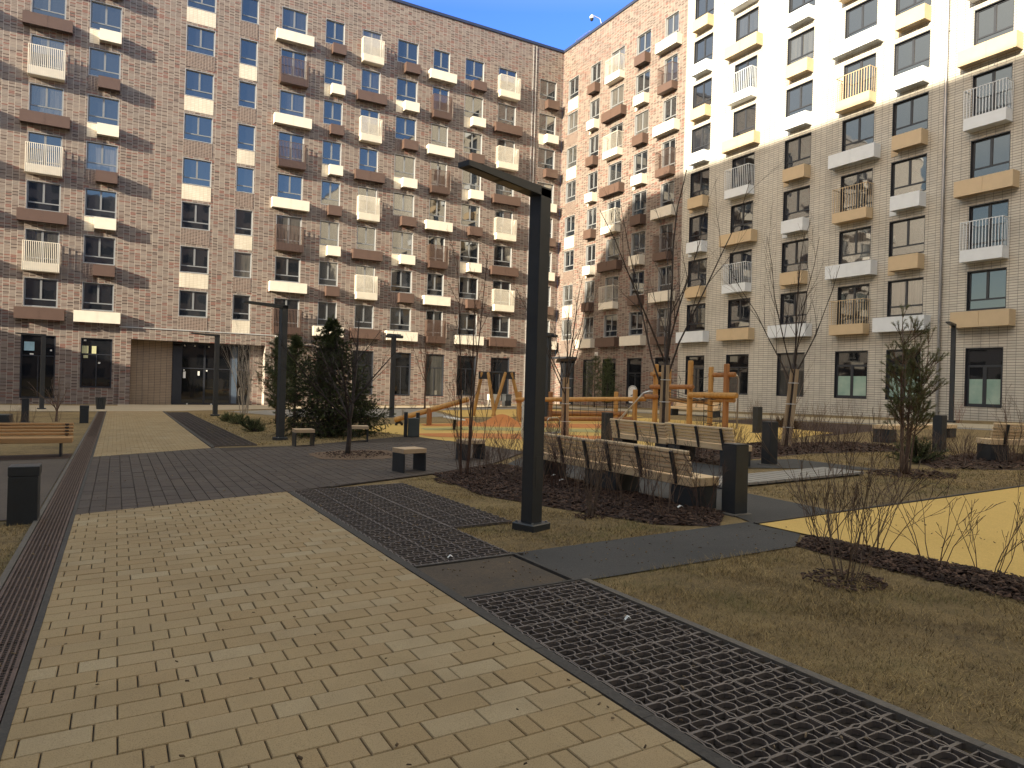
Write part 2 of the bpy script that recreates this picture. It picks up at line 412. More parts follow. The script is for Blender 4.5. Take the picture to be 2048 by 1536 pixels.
def paver(name, cs, stain, rough=.8):
    """stone pavers: one tint per tile (its own colour), speckle and stains"""
    t = NT(name); p = t.pos(); g = t.n('ShaderNodeNewGeometry')
    sp = t.noise(p, 170.0, 3, .75); st = t.noise(p, .9, 6, .65)
    c = t.ramp(g.outputs['Random Per Island'], [(0, cs[0]), (.35, cs[1]), (.7, cs[2]), (1, cs[3])])
    c = t.mix(t.math('MULTIPLY', t.ramp(sp, [(.38, (1, 1, 1)), (.52, (0, 0, 0))]), .6), c, [x * .45 for x in cs[0]])
    c = t.mix(t.math('MULTIPLY', t.ramp(st, [(.45, (0, 0, 0)), (.72, (1, 1, 1))]), .5), c, stain)
    t.col(c); t.set(rough, 0, .35); t.bump(sp, .25, .003)
    return t.m
M['paver'] = paver('beige_paver', ((.335, .236, .122), (.37, .275, .152), (.355, .252, .134), (.405, .318, .195)), (.205, .145, .075))
M['paver_dark'] = paver('dark_paver', ((.070, .054, .046), (.085, .067, .057), (.078, .060, .051), (.098, .079, .068)), (.115, .085, .066))
M['grid'] = simple('rusty_grey_grid', (.135, .112, .10), .6, .2, .25, 8)
M['drain'] = simple('brown_steel_grate', (.115, .075, .058), .55, .3, .3, 10)

# off-camera blocks that close the yard (they throw the shade and show in the panes)
def far_block(name, axis, wall, win, lit):
    t = NT(name); sep = t.n('ShaderNodeSeparateXYZ'); t.l(t.pos(), sep.inputs[0])
    fu = t.math('FRACT', t.math('DIVIDE', t.math('ADD', sep.outputs[axis], 100.0), 3.4)); fv = t.math('FRACT', t.math('DIVIDE', sep.outputs[2], 3.0))
    mk = t.math('MULTIPLY', t.math('MULTIPLY', t.math('GREATER_THAN', fu, .26), t.math('LESS_THAN', fu, .78)), t.math('MULTIPLY', t.math('GREATER_THAN', fv, .22), t.math('LESS_THAN', fv, .82)))
    t.col(t.mix(mk, wall, win)); t.set(.5)
    return t.m
M['far_pale'] = far_block('pale_far_facade', 1, (.56, .54, .51), (.05, .055, .065), 0)
M['far_brown'] = far_block('brown_far_facade', 0, (.30, .23, .19), (.045, .05, .06), 0)

# ------------------------------------------------------------------ ground sheets
def sheet(name, poly, off, mat, step=2.0, kind='structure', hf=None, label=None, cat=None, name_kind=None):
    bm = bmesh.new()
    f = bm.faces.new([bm.verts.new((x, y, 0)) for x, y in poly])
    for ax in (0, 1):
        lo = min(p[ax] for p in poly); hi = max(p[ax] for p in poly)
        k = math.floor(lo / step) + 1
        while k * step < hi:
            co = [0, 0, 0]; co[ax] = k * step; no = [0, 0, 0]; no[ax] = 1
            bmesh.ops.bisect_plane(bm, geom=bm.verts[:] + bm.edges[:] + bm.faces[:], plane_co=co, plane_no=no, dist=1e-5)
            k += 1
    def edge(x, y):
        dm = 9.0
        for i in range(len(poly)):
            ax_, ay_ = poly[i]; bx_, by_ = poly[(i+1) % len(poly)]; ex, ey = bx_-ax_, by_-ay_
            k_ = max(0, min(1, ((x-ax_)*ex+(y-ay_)*ey)/(ex*ex+ey*ey))); dm = min(dm, math.hypot(x-ax_-ex*k_, y-ay_-ey*k_))
        return min(1.0, dm/.35)
    for v in bm.verts:
        v.co.z = gz(v.co.x, v.co.y) + off + (hf(v.co.x, v.co.y)*edge(v.co.x, v.co.y) if hf else 0)
    bmesh.ops.recalc_face_normals(bm, faces=bm.faces[:])
    if sum(f.normal.z for f in bm.faces) < 0: bmesh.ops.reverse_faces(bm, faces=bm.faces[:])
    me = bpy.data.meshes.new(name); bm.to_mesh(me); bm.free(); me.materials.append(mat)
    o = link(name, me); tag(o, label, cat, None, kind)
    return o

def clip(poly, reg):
    """Sutherland-Hodgman: poly clipped to the convex, counter-clockwise region"""
    out = poly
    for i in range(len(reg)):
        a = reg[i]; b = reg[(i+1) % len(reg)]
        def side(p): return (b[0]-a[0])*(p[1]-a[1]) - (b[1]-a[1])*(p[0]-a[0])
        res = []
        for j in range(len(out)):
            p = out[j]; q = out[(j+1) % len(out)]; sp, sq = side(p), side(q)
            if sp >= 0: res.append(p)
            if (sp >= 0) != (sq >= 0):
                k = sp / (sp - sq); res.append((p[0]+(q[0]-p[0])*k, p[1]+(q[1]-p[1])*k))
        out = res
        if len(out) < 3: return []
    return out

def area(p): return abs(sum(p[i][0]*p[(i+1) % len(p)][1]-p[(i+1) % len(p)][0]*p[i][1] for i in range(len(p)))) / 2

def pavers(name, reg, pitch, lens, mat, along=0, top=.03, gap=.006, seed=1, skew=0.0, grid=False):
    """courses of stones clipped to a region; along=0: courses run along X"""
    rng = random.Random(seed); mb = MB()
    xs = [p[0] for p in reg]; ys = [p[1] for p in reg]
    lo = (min(xs), min(ys)); hi = (max(xs), max(ys)); a, b = along, 1 - along
    r = lo[b] - pitch * 4; prev = set()
    while r < hi[b] + pitch * 4:
        s = math.floor(lo[a] / .1) * .1 - 1.2 + .047 if grid else lo[a] - 1 - rng.random() * .6
        cur = set()
        while s < hi[a]:
            L = rng.choice(lens)
            if grid:
                opts = [l for l in lens if round((s+l)*100) not in prev]
                if opts: L = rng.choice(opts)
                cur.add(round((s+L)*100))
            q = [(s+gap/2, r+gap/2), (s+L-gap/2, r+gap/2), (s+L-gap/2, r+pitch-gap/2), (s+gap/2, r+pitch-gap/2)]
            if along: q = [(y, x) for x, y in q][::-1]
            q = [(x, y + skew * x) for x, y in q]
            q = clip(q, reg)
            if len(q) >= 3 and area(q) > 2e-4:
                n = len(q); dz = rng.uniform(-.0022, .0022); tx = rng.uniform(-.006, .006); ty = rng.uniform(-.006, .006)
                cx = sum(p[0] for p in q)/n; cyy = sum(p[1] for p in q)/n
                bv = .004
                def Z(x, y): return gz(x, y) + top + dz + tx*(x-cx) + ty*(y-cyy)
                inn = [(cx + (x-cx)*(1-2*bv/max(.07, abs(x-cx)*2)), cyy + (y-cyy)*(1-2*bv/max(.07, abs(y-cyy)*2))) for x, y in q]
                vs = [(x, y, Z(x, y)) for x, y in inn] + [(x, y, Z(x, y)-.0055) for x, y in q] + [(x, y, gz(x, y)+top-.02) for x, y in q]
                fs = [tuple(range(n))]
                for k in range(n):
                    k2 = (k+1) % n
                    fs.append((k, n+k, n+k2, k2)); fs.append((n+k, 2*n+k, 2*n+k2, n+k2))
                mb.add(vs, fs)
            s += L
        prev = cur; r += pitch
    o = mb.build(name, mat); tag(o, kind='structure')
    return o

# base lawn / soil: one sheet far beyond the yard
def ground():
    xs = np.unique(np.concatenate([np.arange(-60, 80.1, 4.0), [-400, -200, 200, 400]])); ys = np.unique(np.concatenate([np.arange(-60, 100.1, 4.0), [-400, -200, 200, 400]]))
    xs = np.unique(np.concatenate([xs, np.arange(-6, 24.1, 1.0)])); ys = np.unique(np.concatenate([ys, np.arange(-2, 30.1, 1.0)]))
    v = [(x, y, gz(x, y)) for y in ys for x in xs]; n = len(xs)
    f = [(j*n+i, j*n+i+1, (j+1)*n+i+1, (j+1)*n+i) for j in range(len(ys)-1) for i in range(n-1)]
    me = bpy.data.meshes.new('ground'); me.from_pydata(v, [], f); me.materials.append(M['lawn'])
    tag(link('ground', me), kind='structure')
ground()

NEAR = [(-.45, -2.5), (2.33, -2.5), (2.33, 11.14), (-.45, 10.34)]
FAR = [(-.45, 18.0), (2.14, 19.36), (2.2, 42.4), (-.45, 42.6)]
DARK1 = [(-.45, 10.345), (2.33, 11.145), (2.33, 19.44), (-.45, 17.995)]
DARK2 = [(2.335, 11.15), (5.2, 12.2), (7.0, 13.2), (9.0, 15.2), (8.4, 21.6), (4.3, 19.3), (2.335, 19.4)]
pavers('beige_path', NEAR, .185, [.1, .1, .2, .2, .3, .3], M['paver'], 0, .030, .0065, 3, 0.0, True)
pavers('far_beige_path', FAR, .185, [.1, .2, .2, .3, .3], M['paver'], 0, .030, .0065, 4, 0.0, True)
pavers('dark_paving', DARK1, .185, [.3, .3, .4], M['paver_dark'], 1, .030, .008, 5, .0)
pavers('dark_paving', DARK2, .185, [.3, .3, .4], M['paver_dark'], 1, .030, .008, 6, .0)
sheet('paving_bed', [(-.45, -2.5), (2.33, -2.5), (2.33, 11.1), (5.2, 12.2), (7.0, 13.2), (9.0, 15.2), (8.4, 21.6), (4.3, 19.3), (2.2, 19.4), (2.2, 42.5), (-.45, 42.5)], .016, M['soil'])
sheet('cross_path', [(-30, 42.6), (2.3, 42.5), (9, 46.0), (30.5, 46.0), (30.5, 50.3), (9.9, 50.3), (9.9, 52.6), (0.1, 52.6), (0.1, 50.3), (-30, 50.3)], .020, M['concrete'])
sheet('promenade', [(7.6, 35.5), (13, 33.0), (15.5, 34), (17.5, 42), (26, 42.5), (26, 45.0), (9, 45.0), (5.5, 42.3)], .012, M['grey_conc'])
sheet('facade_walk', [(28.4, -20), (31.1, -20), (31.1, 45.9), (28.4, 45.9)], .020, M['concrete'])
sheet('facade_walk_border', [(27.7, -20), (28.39, -20), (28.39, 45.9), (27.7, 45.9)], .012, M['grey_conc'])
sheet('left_asphalt', [(-14, 10.6), (-.84, 10.4), (-.84, 18.5), (-14, 18.8)], .014, M['asphalt'])
sheet('gravel_path', [(3.49, 4.97), (6.26, 4.97), (6.83, 5.36), (6.83, 6.0), (8.5, 6.15), (8.7, 8.2), (8.6, 8.2), (10.1, 9.2), (11.1, 10.2), (11.0, 15.5), (9.1, 15.1), (7.3, 13.1), (7.15, 6.9), (6.9, 6.15), (3.49, 6.13)], .012, M['gravel'], 1.0)
sheet('gravel_spur', [(12.4, 9.45), (13.4, 8.5), (13.6, 10.9), (12.3, 11.2), (11.1, 10.3)], .012, M['gravel'], 1.0)
sheet('dirt_slab', [(2.42, 4.97), (3.42, 4.97), (3.42, 6.0), (2.42, 6.0)], .022, M['dirt_slab'], 1.0)
sheet('yellow_surface', [(6.86, 5.40), (6.99, 3.05), (22, 2.6), (22, 6.10), (6.86, 5.98)], .016, M['yellow'], 1.0)
PLAY = [(7.7, 26.0), (8.4, 21.7), (9.0, 15.3), (12.0, 13.7), (16, 14.5), (22, 16), (23.6, 22), (23.6, 28.0), (17, 27.6), (10.1, 28.2)]
sheet('play_surface', PLAY, .012, M['yellow'], 1.0)
sheet('swing_surface', [(15.5, 33), (24.5, 29.2), (27.2, 36), (25.5, 42.2), (18, 41.6)], .016, M['yellow'], 2.0)
def pxpoly(pts): return [at(*p) for p in pts]
sheet('orange_band', pxpoly([(822, 868), (930, 867), (1065, 869), (1230, 874), (1225, 884), (1065, 880), (940, 877), (860, 874)]), .020, M['orange'], 1.0)
sheet('orange_band', pxpoly([(842, 849), (930, 847), (1060, 847), (1300, 850), (1300, 858), (1060, 855), (930, 853), (850, 853)]), .020, M['orange'], 1.0)
sheet('green_band', pxpoly([(842, 857), (930, 855), (1060, 857), (1240, 861), (1240, 867), (1060, 863), (930, 861), (850, 861)]), .020, M['green_rubber'], 1.0)
sheet('mulch_bed', [(4.9, 9.6), (5.75, 6.6), (6.35, 6.14), (7.1, 6.75), (7.15, 13.0), (6.6, 12.85), (5.2, 12.15)], .008, M['mulch_bed'], .2, hf=lambda x, y: .055 + .014 * math.sin(9*x) * math.cos(7*y))
sheet('mulch_bed', [(6.24, 4.5), (6.3, 2.9), (5.4, -2.0), (7.4, -2.0), (6.98, 3.1), (6.84, 5.3), (6.3, 5.0)], .008, M['mulch_bed'], .2, hf=lambda x, y: .045 + .02 * math.sin(8*x) * math.cos(6*y))
sheet('mulch_bed', [(11.2, 10.4), (12.2, 11.3), (15, 11.6), (18.5, 10.4), (19.0, 13.2), (16.4, 14.4), (11.15, 15.2)], .008, M['mulch_bed'], 1.0)
sheet('mulch_bed', [(14.5, 8.2), (18.8, 5.0), (19.3, 9.2), (16.2, 9.9)], .008, M['mulch_bed'], 1.0)
sheet('mulch_bed', [(-9, 18.0), (-.84, 18.0), (-.84, 19.1), (-9, 19.3)], .022, M['mulch_bed'], 1.0)
sheet('mulch_bed', [(10, 45.05), (26, 45.05), (26, 45.9), (10, 45.9)], .03, M['mulch_bed'], 1.0)
sheet('mulch_bed', [(20.5, 15.2), (27.3, 16.5), (27.3, 24.5), (24.2, 24.5), (23.9, 21)], .008, M['mulch_bed'], 1.0)
def disc(c, r, n=22, sq=1.0): return [(c[0] + r*math.cos(2*math.pi*i/n) * (1 + .08*math.sin(5*i)), c[1] + sq*r*math.sin(2*math.pi*i/n) * (1 + .07*math.cos(3*i))) for i in range(n)]
T1C = at(695, 912)
sheet('tree_pit', disc((T1C[0]+.25, T1C[1]-.1), 1.15), .036, M['sandy'], .5)
# kerbs and edging
def strip(name, p, q, w, top, mat, step=1.0, base=-.02):
    p = Vector((*p, 0)); q = Vector((*q, 0)); d = q - p; L = d.length; d.normalize(); nn = Vector((-d.y, d.x, 0)) * w / 2
    n = max(1, int(L / step)); mb = MB()
    for i in range(n):
        a = p + d * (L*i/n + .0015); b = p + d * (L*(i+1)/n - .0015)
        c = [a-nn, b-nn, b+nn, a+nn]
        vs = [(v.x, v.y, gz(v.x, v.y)+base) for v in c] + [(v.x, v.y, gz(v.x, v.y)+top) for v in c]
        mb.add(vs, [(4,5,6,7),(0,1,5,4),(1,2,6,5),(2,3,7,6),(3,0,4,7)])
    o = mb.build(name, mat); tag(o, kind='structure'); return o
strip('kerb', (2.375, -2.5), (2.375, 11.1), .075, .034, M['kerb_dark'])
strip('kerb', (2.21, 19.5), (2.25, 42.3), .075, .034, M['kerb_dark'])
strip('kerb', (3.53, -2.5), (3.53, 4.93), .06, .045, M['kerb'])
strip('kerb', (3.47, 4.985), (3.47, 6.10), .035, .034, M['kerb_dark'])
strip('kerb', (2.42, 4.965), (3.56, 4.965), .03, .036, M['kerb_dark'])
strip('kerb', (2.42, 6.02), (3.56, 6.02), .03, .036, M['kerb_dark'])
strip('kerb', (-.425, -2.5), (-.425, 42.4), .045, .036, M['kerb_dark'])
strip('kerb', (-.79, 1.0), (-.79, 42.4), .05, .040, M['kerb'])
strip('kerb', (6.84, 6.02), (21.9, 6.14), .05, .026, M['kerb_dark'])

# slot drain along the path
def drain():
    mb = MB()
    x0, x1 = -.755, -.455; y0, y1 = .5, 42.2
    n = 84
    for i in range(n):
        a = y0 + (y1-y0)*i/n; b = y0 + (y1-y0)*(i+1)/n - .004
        def Z(x, y, h): return gz(x, y) + h
        for k in range(9):
            x = x0 + .012 + (x1-x0-.024)*k/8; w = .006 if k not in (0, 8) else .012
            vs = [(x-w,a,Z(x,a,.034)),(x+w,a,Z(x,a,.034)),(x+w,b,Z(x,b,.034)),(x-w,b,Z(x,b,.034)),(x-w,a,Z(x,a,.01)),(x+w,a,Z(x,a,.01)),(x+w,b,Z(x,b,.01)),(x-w,b,Z(x,b,.01))]
            mb.add(vs, [(0,1,2,3),(4,0,3,7),(1,5,6,2),(4,5,1,0),(3,2,6,7)])
        if a < 24:
            m = int((b-a)/.04)
            for j in range(m):
                y = a + .01 + j*.04
                vs = [(x0+.01,y,Z(x0,y,.030)),(x1-.01,y,Z(x1,y,.030)),(x1-.01,y+.012,Z(x1,y,.030)),(x0+.01,y+.012,Z(x0,y,.030))]
                mb.add(vs, [(0,1,2,3)])
    o = mb.build('drain_grate', M['drain'])
    tag(o, 'long brown steel slot drain running along the left edge of the beige path', 'drain')
    sheet('drain_bed', [(x0-.01, y0), (x1+.01, y0), (x1+.01, y1), (x0-.01, y1)], .006, M['soil'])
drain()

# plastic lawn grids let into the ground
def lawn_grid(name, label, x0, x1, y0, y1, pitch=.105, fine=True, extra=None, seed=0):
    mb = MB(); rng = random.Random(seed); t = .0042; top = .032; low = .006
    def ribbon(pts, th=t, tp=top):
        n = len(pts); L = []; Rr = []
        for i in range(n):
            a = pts[max(0, i-1)]; b = pts[min(n-1, i+1)]; dx, dy = b[0]-a[0], b[1]-a[1]; l = math.hypot(dx, dy) or 1
            nx, ny = -dy/l*th, dx/l*th
            L.append((pts[i][0]+nx, pts[i][1]+ny)); Rr.append((pts[i][0]-nx, pts[i][1]-ny))
        vs = []
        for (a, b) in zip(L, Rr):
            g = gz(*a)
            vs += [(a[0], a[1], g+tp), (b[0], b[1], g+tp), (a[0], a[1], g+low), (b[0], b[1], g+low)]
        fs = []
        for i in range(n-1):
            k = 4*i; fs += [(k, k+1, k+5, k+4), (k, k+4, k+6, k+2), (k+1, k+3, k+7, k+5)]
        mb.add(vs, fs)
    def field(a0, a1, b0, b1):
        nx = max(2, round((a1-a0)/pitch)); ny = max(2, round((b1-b0)/pitch))
        px = (a1-a0)/nx; py = (b1-b0)/ny; sub = 6 if fine else 1
        for i in range(nx+1):
            x = a0 + i*px
            major = i % 4 == 0
            for sg in ((1, -1) if (major and fine) else (1,)):
                pts = []
                for j in range(ny*sub+1):
                    y = b0 + j*py/sub; ph = j/sub
                    if not fine: amp = 0
                    elif major: amp =   .006 + .012*max(0, math.sin(math.pi*ph))**3*(1 if int(ph) % 2 == 0 else 0)
                    else: amp = .36*px*abs(math.sin(math.pi*ph))**.6*(1 if (int(ph)+i) % 2 == 0 else -.25)
                    pts.append((x + sg*amp + rng.uniform(-.001, .001), y))
                ribbon(pts, t if not major else .0046, top if not major else top+.003)
        for j in range(ny+1):
            y = b0 + j*py; major = j % 4 == 0
            for sg in ((1, -1) if (major and fine) else (0,)):
                pts = []
                for i in range(nx*(4 if major and fine else 1)+1):
                    ph = i/(4 if major and fine else 1); x = a0 + ph*px
                    amp = sg*(.004 + (.013*abs(math.sin(math.pi*ph))**2 if int(ph) % 2 else 0))
                    pts.append((x, y + amp))
                ribbon(pts, t if not major else .005, top if not major else top+.003)
    field(x0, x1, y0, y1)
    if extra: field(*extra)
    o = mb.build(name, M['grid']); tag(o, label, 'lawn grid', 'grids let into the ground beside the path')
    sheet('grid_bed', [(x0, y0), (x1, y0), (x1, y1), (x0, y1)], .004, M['soil'], 1.0)
    if extra: sheet('grid_bed', [(extra[0]+.001, extra[2]), (extra[1], extra[2]), (extra[1], extra[3]), (extra[0]+.001, extra[3])], .0045, M['soil'], 1.0)
lawn_grid('lawn_grid', 'nearest dark lattice grid in the ground, between beige path and dead lawn', 2.43, 3.485, -2.2, 4.93, .0838, True, None, 1)
lawn_grid('lawn_grid', 'stepped dark lattice grid beside the tall front lamp post, before the dark paving', 2.43, 3.44, 6.05, 11.2, .0838, True, (3.45, 4.25, 7.5, 11.2), 2)
lawn_grid('lawn_grid', 'far dark lattice grid beside the path towards the glass entrance', 2.28, 3.35, 19.9, 41.0, .16, False, None, 3)

# ------------------------------------------------------------------ buildings
CX, CY = 33.92, 52.68            # inner corner of the two brick facades
ROOF = 31.24
def TOP(k): return 7.48 + 3.0 * (k - 2)
WH = 1.80; DOORH = 2.56

_cache = {}
def window_meshes(w, h, kind, fm, gm, casing):
    key = (round(w, 2), round(h, 2), kind, fm.name, gm.name)
    if key in _cache: return _cache[key]
    f = MB(); th = .03
    # casing that lines the opening
    f.box(0.002, th, .004, .20, 0.002, h-.002, 1); f.box(w-th, w-.002, .004, .20, .002, h-.002, 1)
    f.box(th, w-th, .004, .20, h-th, h-.002, 1); f.box(th, w-th, -.02, .20, .002, th, 1)
    fr = .058; y0, y1 = .125, .185; a, b = th, w-th; z0, z1 = th, h-th
    f.box(a, a+fr, y0, y1, z0, z1); f.box(b-fr, b, y0, y1, z0, z1)
    f.box(a+fr, b-fr, y0, y1, z0, z0+fr); f.box(a+fr, b-fr, y0, y1, z1-fr, z1)
    mid = w/2
    if kind == 'res':
        zt = z0 + .42
        f.box(a+fr, b-fr, y0, y1, zt, zt+.075)
        if w > 1.3:
            f.box(mid-.055, mid+.055, y0-.006, y1, zt+.075, z1-fr)
        f.box(a+fr, a+fr+.03, y0+.004, y1, zt+.075, z1-fr)
    elif kind == 'door':
        f.box(mid-.06, mid+.06, y0-.006, y1, z0+fr, z1-fr); f.box(a+fr, b-fr, y0, y1, z0+.75, z0+.82)
    elif kind == 'shop':
        zt = h * .665
        f.box(a+fr, b-fr, y0, y1, zt, zt+.06); f.box(mid-.03, mid+.03, y0, y1, z0+fr, zt)
    elif kind == 'film':
        zt = h * .67
        f.box(a+fr, b-fr, y0, y1, zt, zt+.11); f.box(mid-.08, mid+.08, y0-.006, y1, z0+fr, zt)
        f.box(a+fr, b-fr, y0+.002, y1-.002, z0+fr, z0+fr+.06); f.box(a+fr, a+fr+.05, y0+.004, y1, z0+fr, zt); f.box(b-fr-.05, b-fr, y0+.004, y1, z0+fr, zt)
    fm_ = f.mesh('window', [fm, casing])
    g = MB(); g.box(a+.01, b-.01, .15, .165, z0+.01, z1-.01)
    gmsh = g.mesh('pane', gm)
    fl = None
    if kind == 'film':
        q = MB(); q.box(a+fr+.05, mid-.08, .144, .149, z0+fr+.06, h*.47); q.box(mid+.08, b-fr-.05, .144, .149, z0+fr+.06, h*.47)
        fl = q.mesh('window_film', M['film'])
    _cache[key] = (fm_, gmsh, fl)
    return _cache[key]

wr = random.Random(11)
def add_window(bld, x0, x1, ztop, h, kind, fm, gm, casing, name='window', film=True):
    fm_, g, fl = window_meshes(x1-x0, h, kind, fm, gm, casing)
    o = link(name, fm_, bld, (x0, 0, ztop-h))
    p = link('pane', g, o); p.rotation_euler = (wr.uniform(-.006, .006), 0, wr.uniform(-.007, .007))
    p.location = ((x1-x0)/2*0, wr.uniform(0, .004), 0)
    if fl is not None and film: link('window_film', fl, o)
    return o

def box_mesh(w, h, d, wide):
    """cover of an air-conditioner basket: sheet front, sides and top, slatted floor, brackets"""
    m = MB(); s = .02
    if wide:
        c = w/2
        m.box(0, c-.008, -d, -d+s, 0, h); m.box(c+.008, w, -d, -d+s, 0, h)
        m.box(c-.008, c+.008, -d+.012, -d+s, 0, h)
    else: m.box(0, w, -d, -d+s, 0, h)
    m.box(0, s, -d+s, -.004, 0, h); m.box(w-s, w, -d+s, -.004, 0, h)
    m.box(s, w-s, -d+s, -d+s+.05, h-s, h); m.box(s, w-s, -.06, -.004, h-s, h)
    n = 5
    for i in range(n):
        y = -d + .06 + (d-.12)*i/(n-1); m.box(s, w-s, y-.016, y+.016, .03, .045)
    for x in ((.25*w, .75*w) if wide else (.5*w,)):
        m.box(x-.32, x+.32, -d+.13, -.14, .07, h-.16, 1)
    m.tube([(w*.55, -.12, .05), (w*.56, -.06, -.10), (w*.53, -.02, -.24), (w*.58, -.02, -.33)], .012, 3, 1)
    return m
def rail_mesh(w, hr, hf, d, bars, bw, ribs):
    base = MB(); base.box(0, w, -d, -.004, 0, .04)
    base.box(0, w, -d, -d+.03, .04, hf); base.box(0, .03, -d+.03, -.004, .04, hf); base.box(w-.03, w, -d+.03, -.004, .04, hf)
    r = MB(); H = hf + hr
    r.box(-.012, w+.012, -d-.012, -d+.035, H-.03, H); r.box(-.012, .035, -d+.035, -.004, H-.03, H); r.box(w-.035, w+.012, -d+.035, -.004, H-.03, H)
    z0 = .02 if ribs else hf
    for i in range(bars):
        x = (w-bw)*i/(bars-1); r.box(x, x+bw, -d-.016, -d-.002, z0, H-.03)
    k = max(3, int(bars*d/w))
    for i in range(1, k+1):
        y = -d + (d-.06)*i/k
        r.box(-.014, -.002, y, y+bw, z0, H-.03); r.box(w+.002, w+.014, y, y+bw, z0, H-.03)
    return base, r
_bm = {}
def add_box(bld, x0, x1, sill, mat, wide, small_w=None):
    if wide: a, b = x0-.40, x1+.40
    else: a, b = x1-small_w, x1+.01
    key = (round(b-a, 2), mat.name, wide)
    if key not in _bm: _bm[key] = box_mesh(b-a, .72, .56, wide).mesh('air_conditioner_box', [mat, M['flashing'] if mat.name != 'brown_metal' else M['frame_grey']])
    link('air_conditioner_box', _bm[key], bld, (a, 0, sill-.80))
def add_rail(bld, x0, x1, ztop, mat, bars, bw, ribs):
    w = x1-x0+.12; key = ('r', round(w, 2), mat.name)
    if key not in _bm:
        b, r = rail_mesh(w, 1.28, .54, .56, bars, bw, ribs)
        _bm[key] = (b.mesh('balcony', mat), r.mesh('railing', mat))
    b, r = _bm[key]
    o = link('balcony', b, bld, (x0-.06, 0, ztop-2.63)); link('railing', r, o)

def wall_with_holes(x0, x1, z0, z1, holes):
    xs = sorted(set([x0, x1] + [round(h[0], 3) for h in holes] + [round(h[1], 3) for h in holes]))
    zs = sorted(set([z0, z1] + [round(h[2], 3) for h in holes] + [round(h[3], 3) for h in holes]))
    mb = MB(); idx = {}
    def V(x, z):
        if (x, z) not in idx: idx[(x, z)] = len(mb.v); mb.v.append((x, 0, z))
        return idx[(x, z)]
    for i in range(len(xs)-1):
        cx = (xs[i]+xs[i+1])/2
        hs = [h for h in holes if h[0] < cx < h[1]]
        for j in range(len(zs)-1):
            cz = (zs[j]+zs[j+1])/2
            if any(h[2] < cz < h[3] for h in hs): continue
            mb.f.append((V(xs[i], zs[j]), V(xs[i+1], zs[j]), V(xs[i+1], zs[j+1]), V(xs[i], zs[j+1]))); mb.mi.append(0)
    # reveals of every opening
    for (a, b, c, d) in holes:
        for q in (((a,0,c),(a,0,d),(a,.30,d),(a,.30,c)), ((b,0,d),(b,0,c),(b,.30,c),(b,.30,d)), ((a,0,d),(b,0,d),(b,.30,d),(a,.30,d)), ((b,0,c),(a,0,c),(a,.30,c),(b,.30,c))):
            mb.add(q, [(0, 1, 2, 3)])
    return mb

def facade(bld, cols, x0, x1, ztop, ground_openings, wall_mat, vent, cream, fm, gm, casing, light, dark, sw, extra_holes=(), railcfg=(20, .034, True), shop_frame=None):
    """cols: (x0, x1, {floor: code}); code = colour letter (L light, D dark) + type (W wide box, S small box, R railing, P panel)"""
    holes = list(extra_holes)
    lm, dm = light, dark
    for (a, b, rows) in cols:
        for k, code in rows.items():
            T = TOP(k)
            if code[1] == 'R':
                holes.append((a, b, T-DOORH, T)); add_window(bld, a, b, T, DOORH, 'door', fm, gm, casing)
                add_rail(bld, a, b, T, lm if code[0] == 'L' else dm, *railcfg)
            else:
                holes.append((a, b, T-WH, T)); add_window(bld, a, b, T, WH, 'res', fm, gm, casing)
                sill = T-WH; mat = lm if code[0] == 'L' else dm
                if code[1] == 'W': add_box(bld, a, b, sill, mat, True)
                elif code[1] == 'S':
                    w = (b-a)*sw; add_box(bld, a, b, sill, mat, False, w)
                    pm = None
                    if cream is not None: pm = cream if code[0] == 'L' else vent
                    else: pm = mat
                    q = MB(); q.box(a, b-w-.004, -.016, .02, sill-.93, sill-.03); q.build('spandrel_panel', pm, bld)
                elif code[1] == 'P':
                    pm = cream if code[0] == 'L' else vent
                    q = MB(); q.box(a, b, -.014, .02, sill-1.02, sill-.03); q.build('spandrel_panel', pm, bld)
    for (a, b, c, d, kind) in ground_openings:
        holes.append((a, b, c, d)); add_window(bld, a, b, d, d-c, kind, shop_frame or fm, M['glass_shop'], shop_frame or casing, 'ground_floor_window')
    w = wall_with_holes(x0, x1, -2.5, ztop, holes)
    return w

def close_block(w, x0, x1, ztop, depth, inner=.32):
    """sides, back and roof of a block so that it is a solid"""
    w.box(x0+.01, x1-.01, .31, depth-.01, ztop-.5, ztop-.02, 0)
    w.add([(x0,0,-2.5),(x0,0,ztop),(x0,depth,ztop),(x0,depth,-2.5)], [(0,1,2,3)])
    w.add([(x1,0,-2.5),(x1,depth,-2.5),(x1,depth,ztop),(x1,0,ztop)], [(0,1,2,3)])
    w.add([(x0,depth,-2.5),(x0,depth,ztop),(x1,depth,ztop),(x1,depth,-2.5)], [(0,1,2,3)])
    w.add([(x0,inner,-2.5),(x1,inner,-2.5),(x1,inner,ztop-.5),(x0,inner,ztop-.5)], [(3,2,1,0)])

def seq(fl, first, second, lo, hi):
    return {k: (first if (k - lo) % 2 == 0 else second) for k in range(lo, hi+1)}

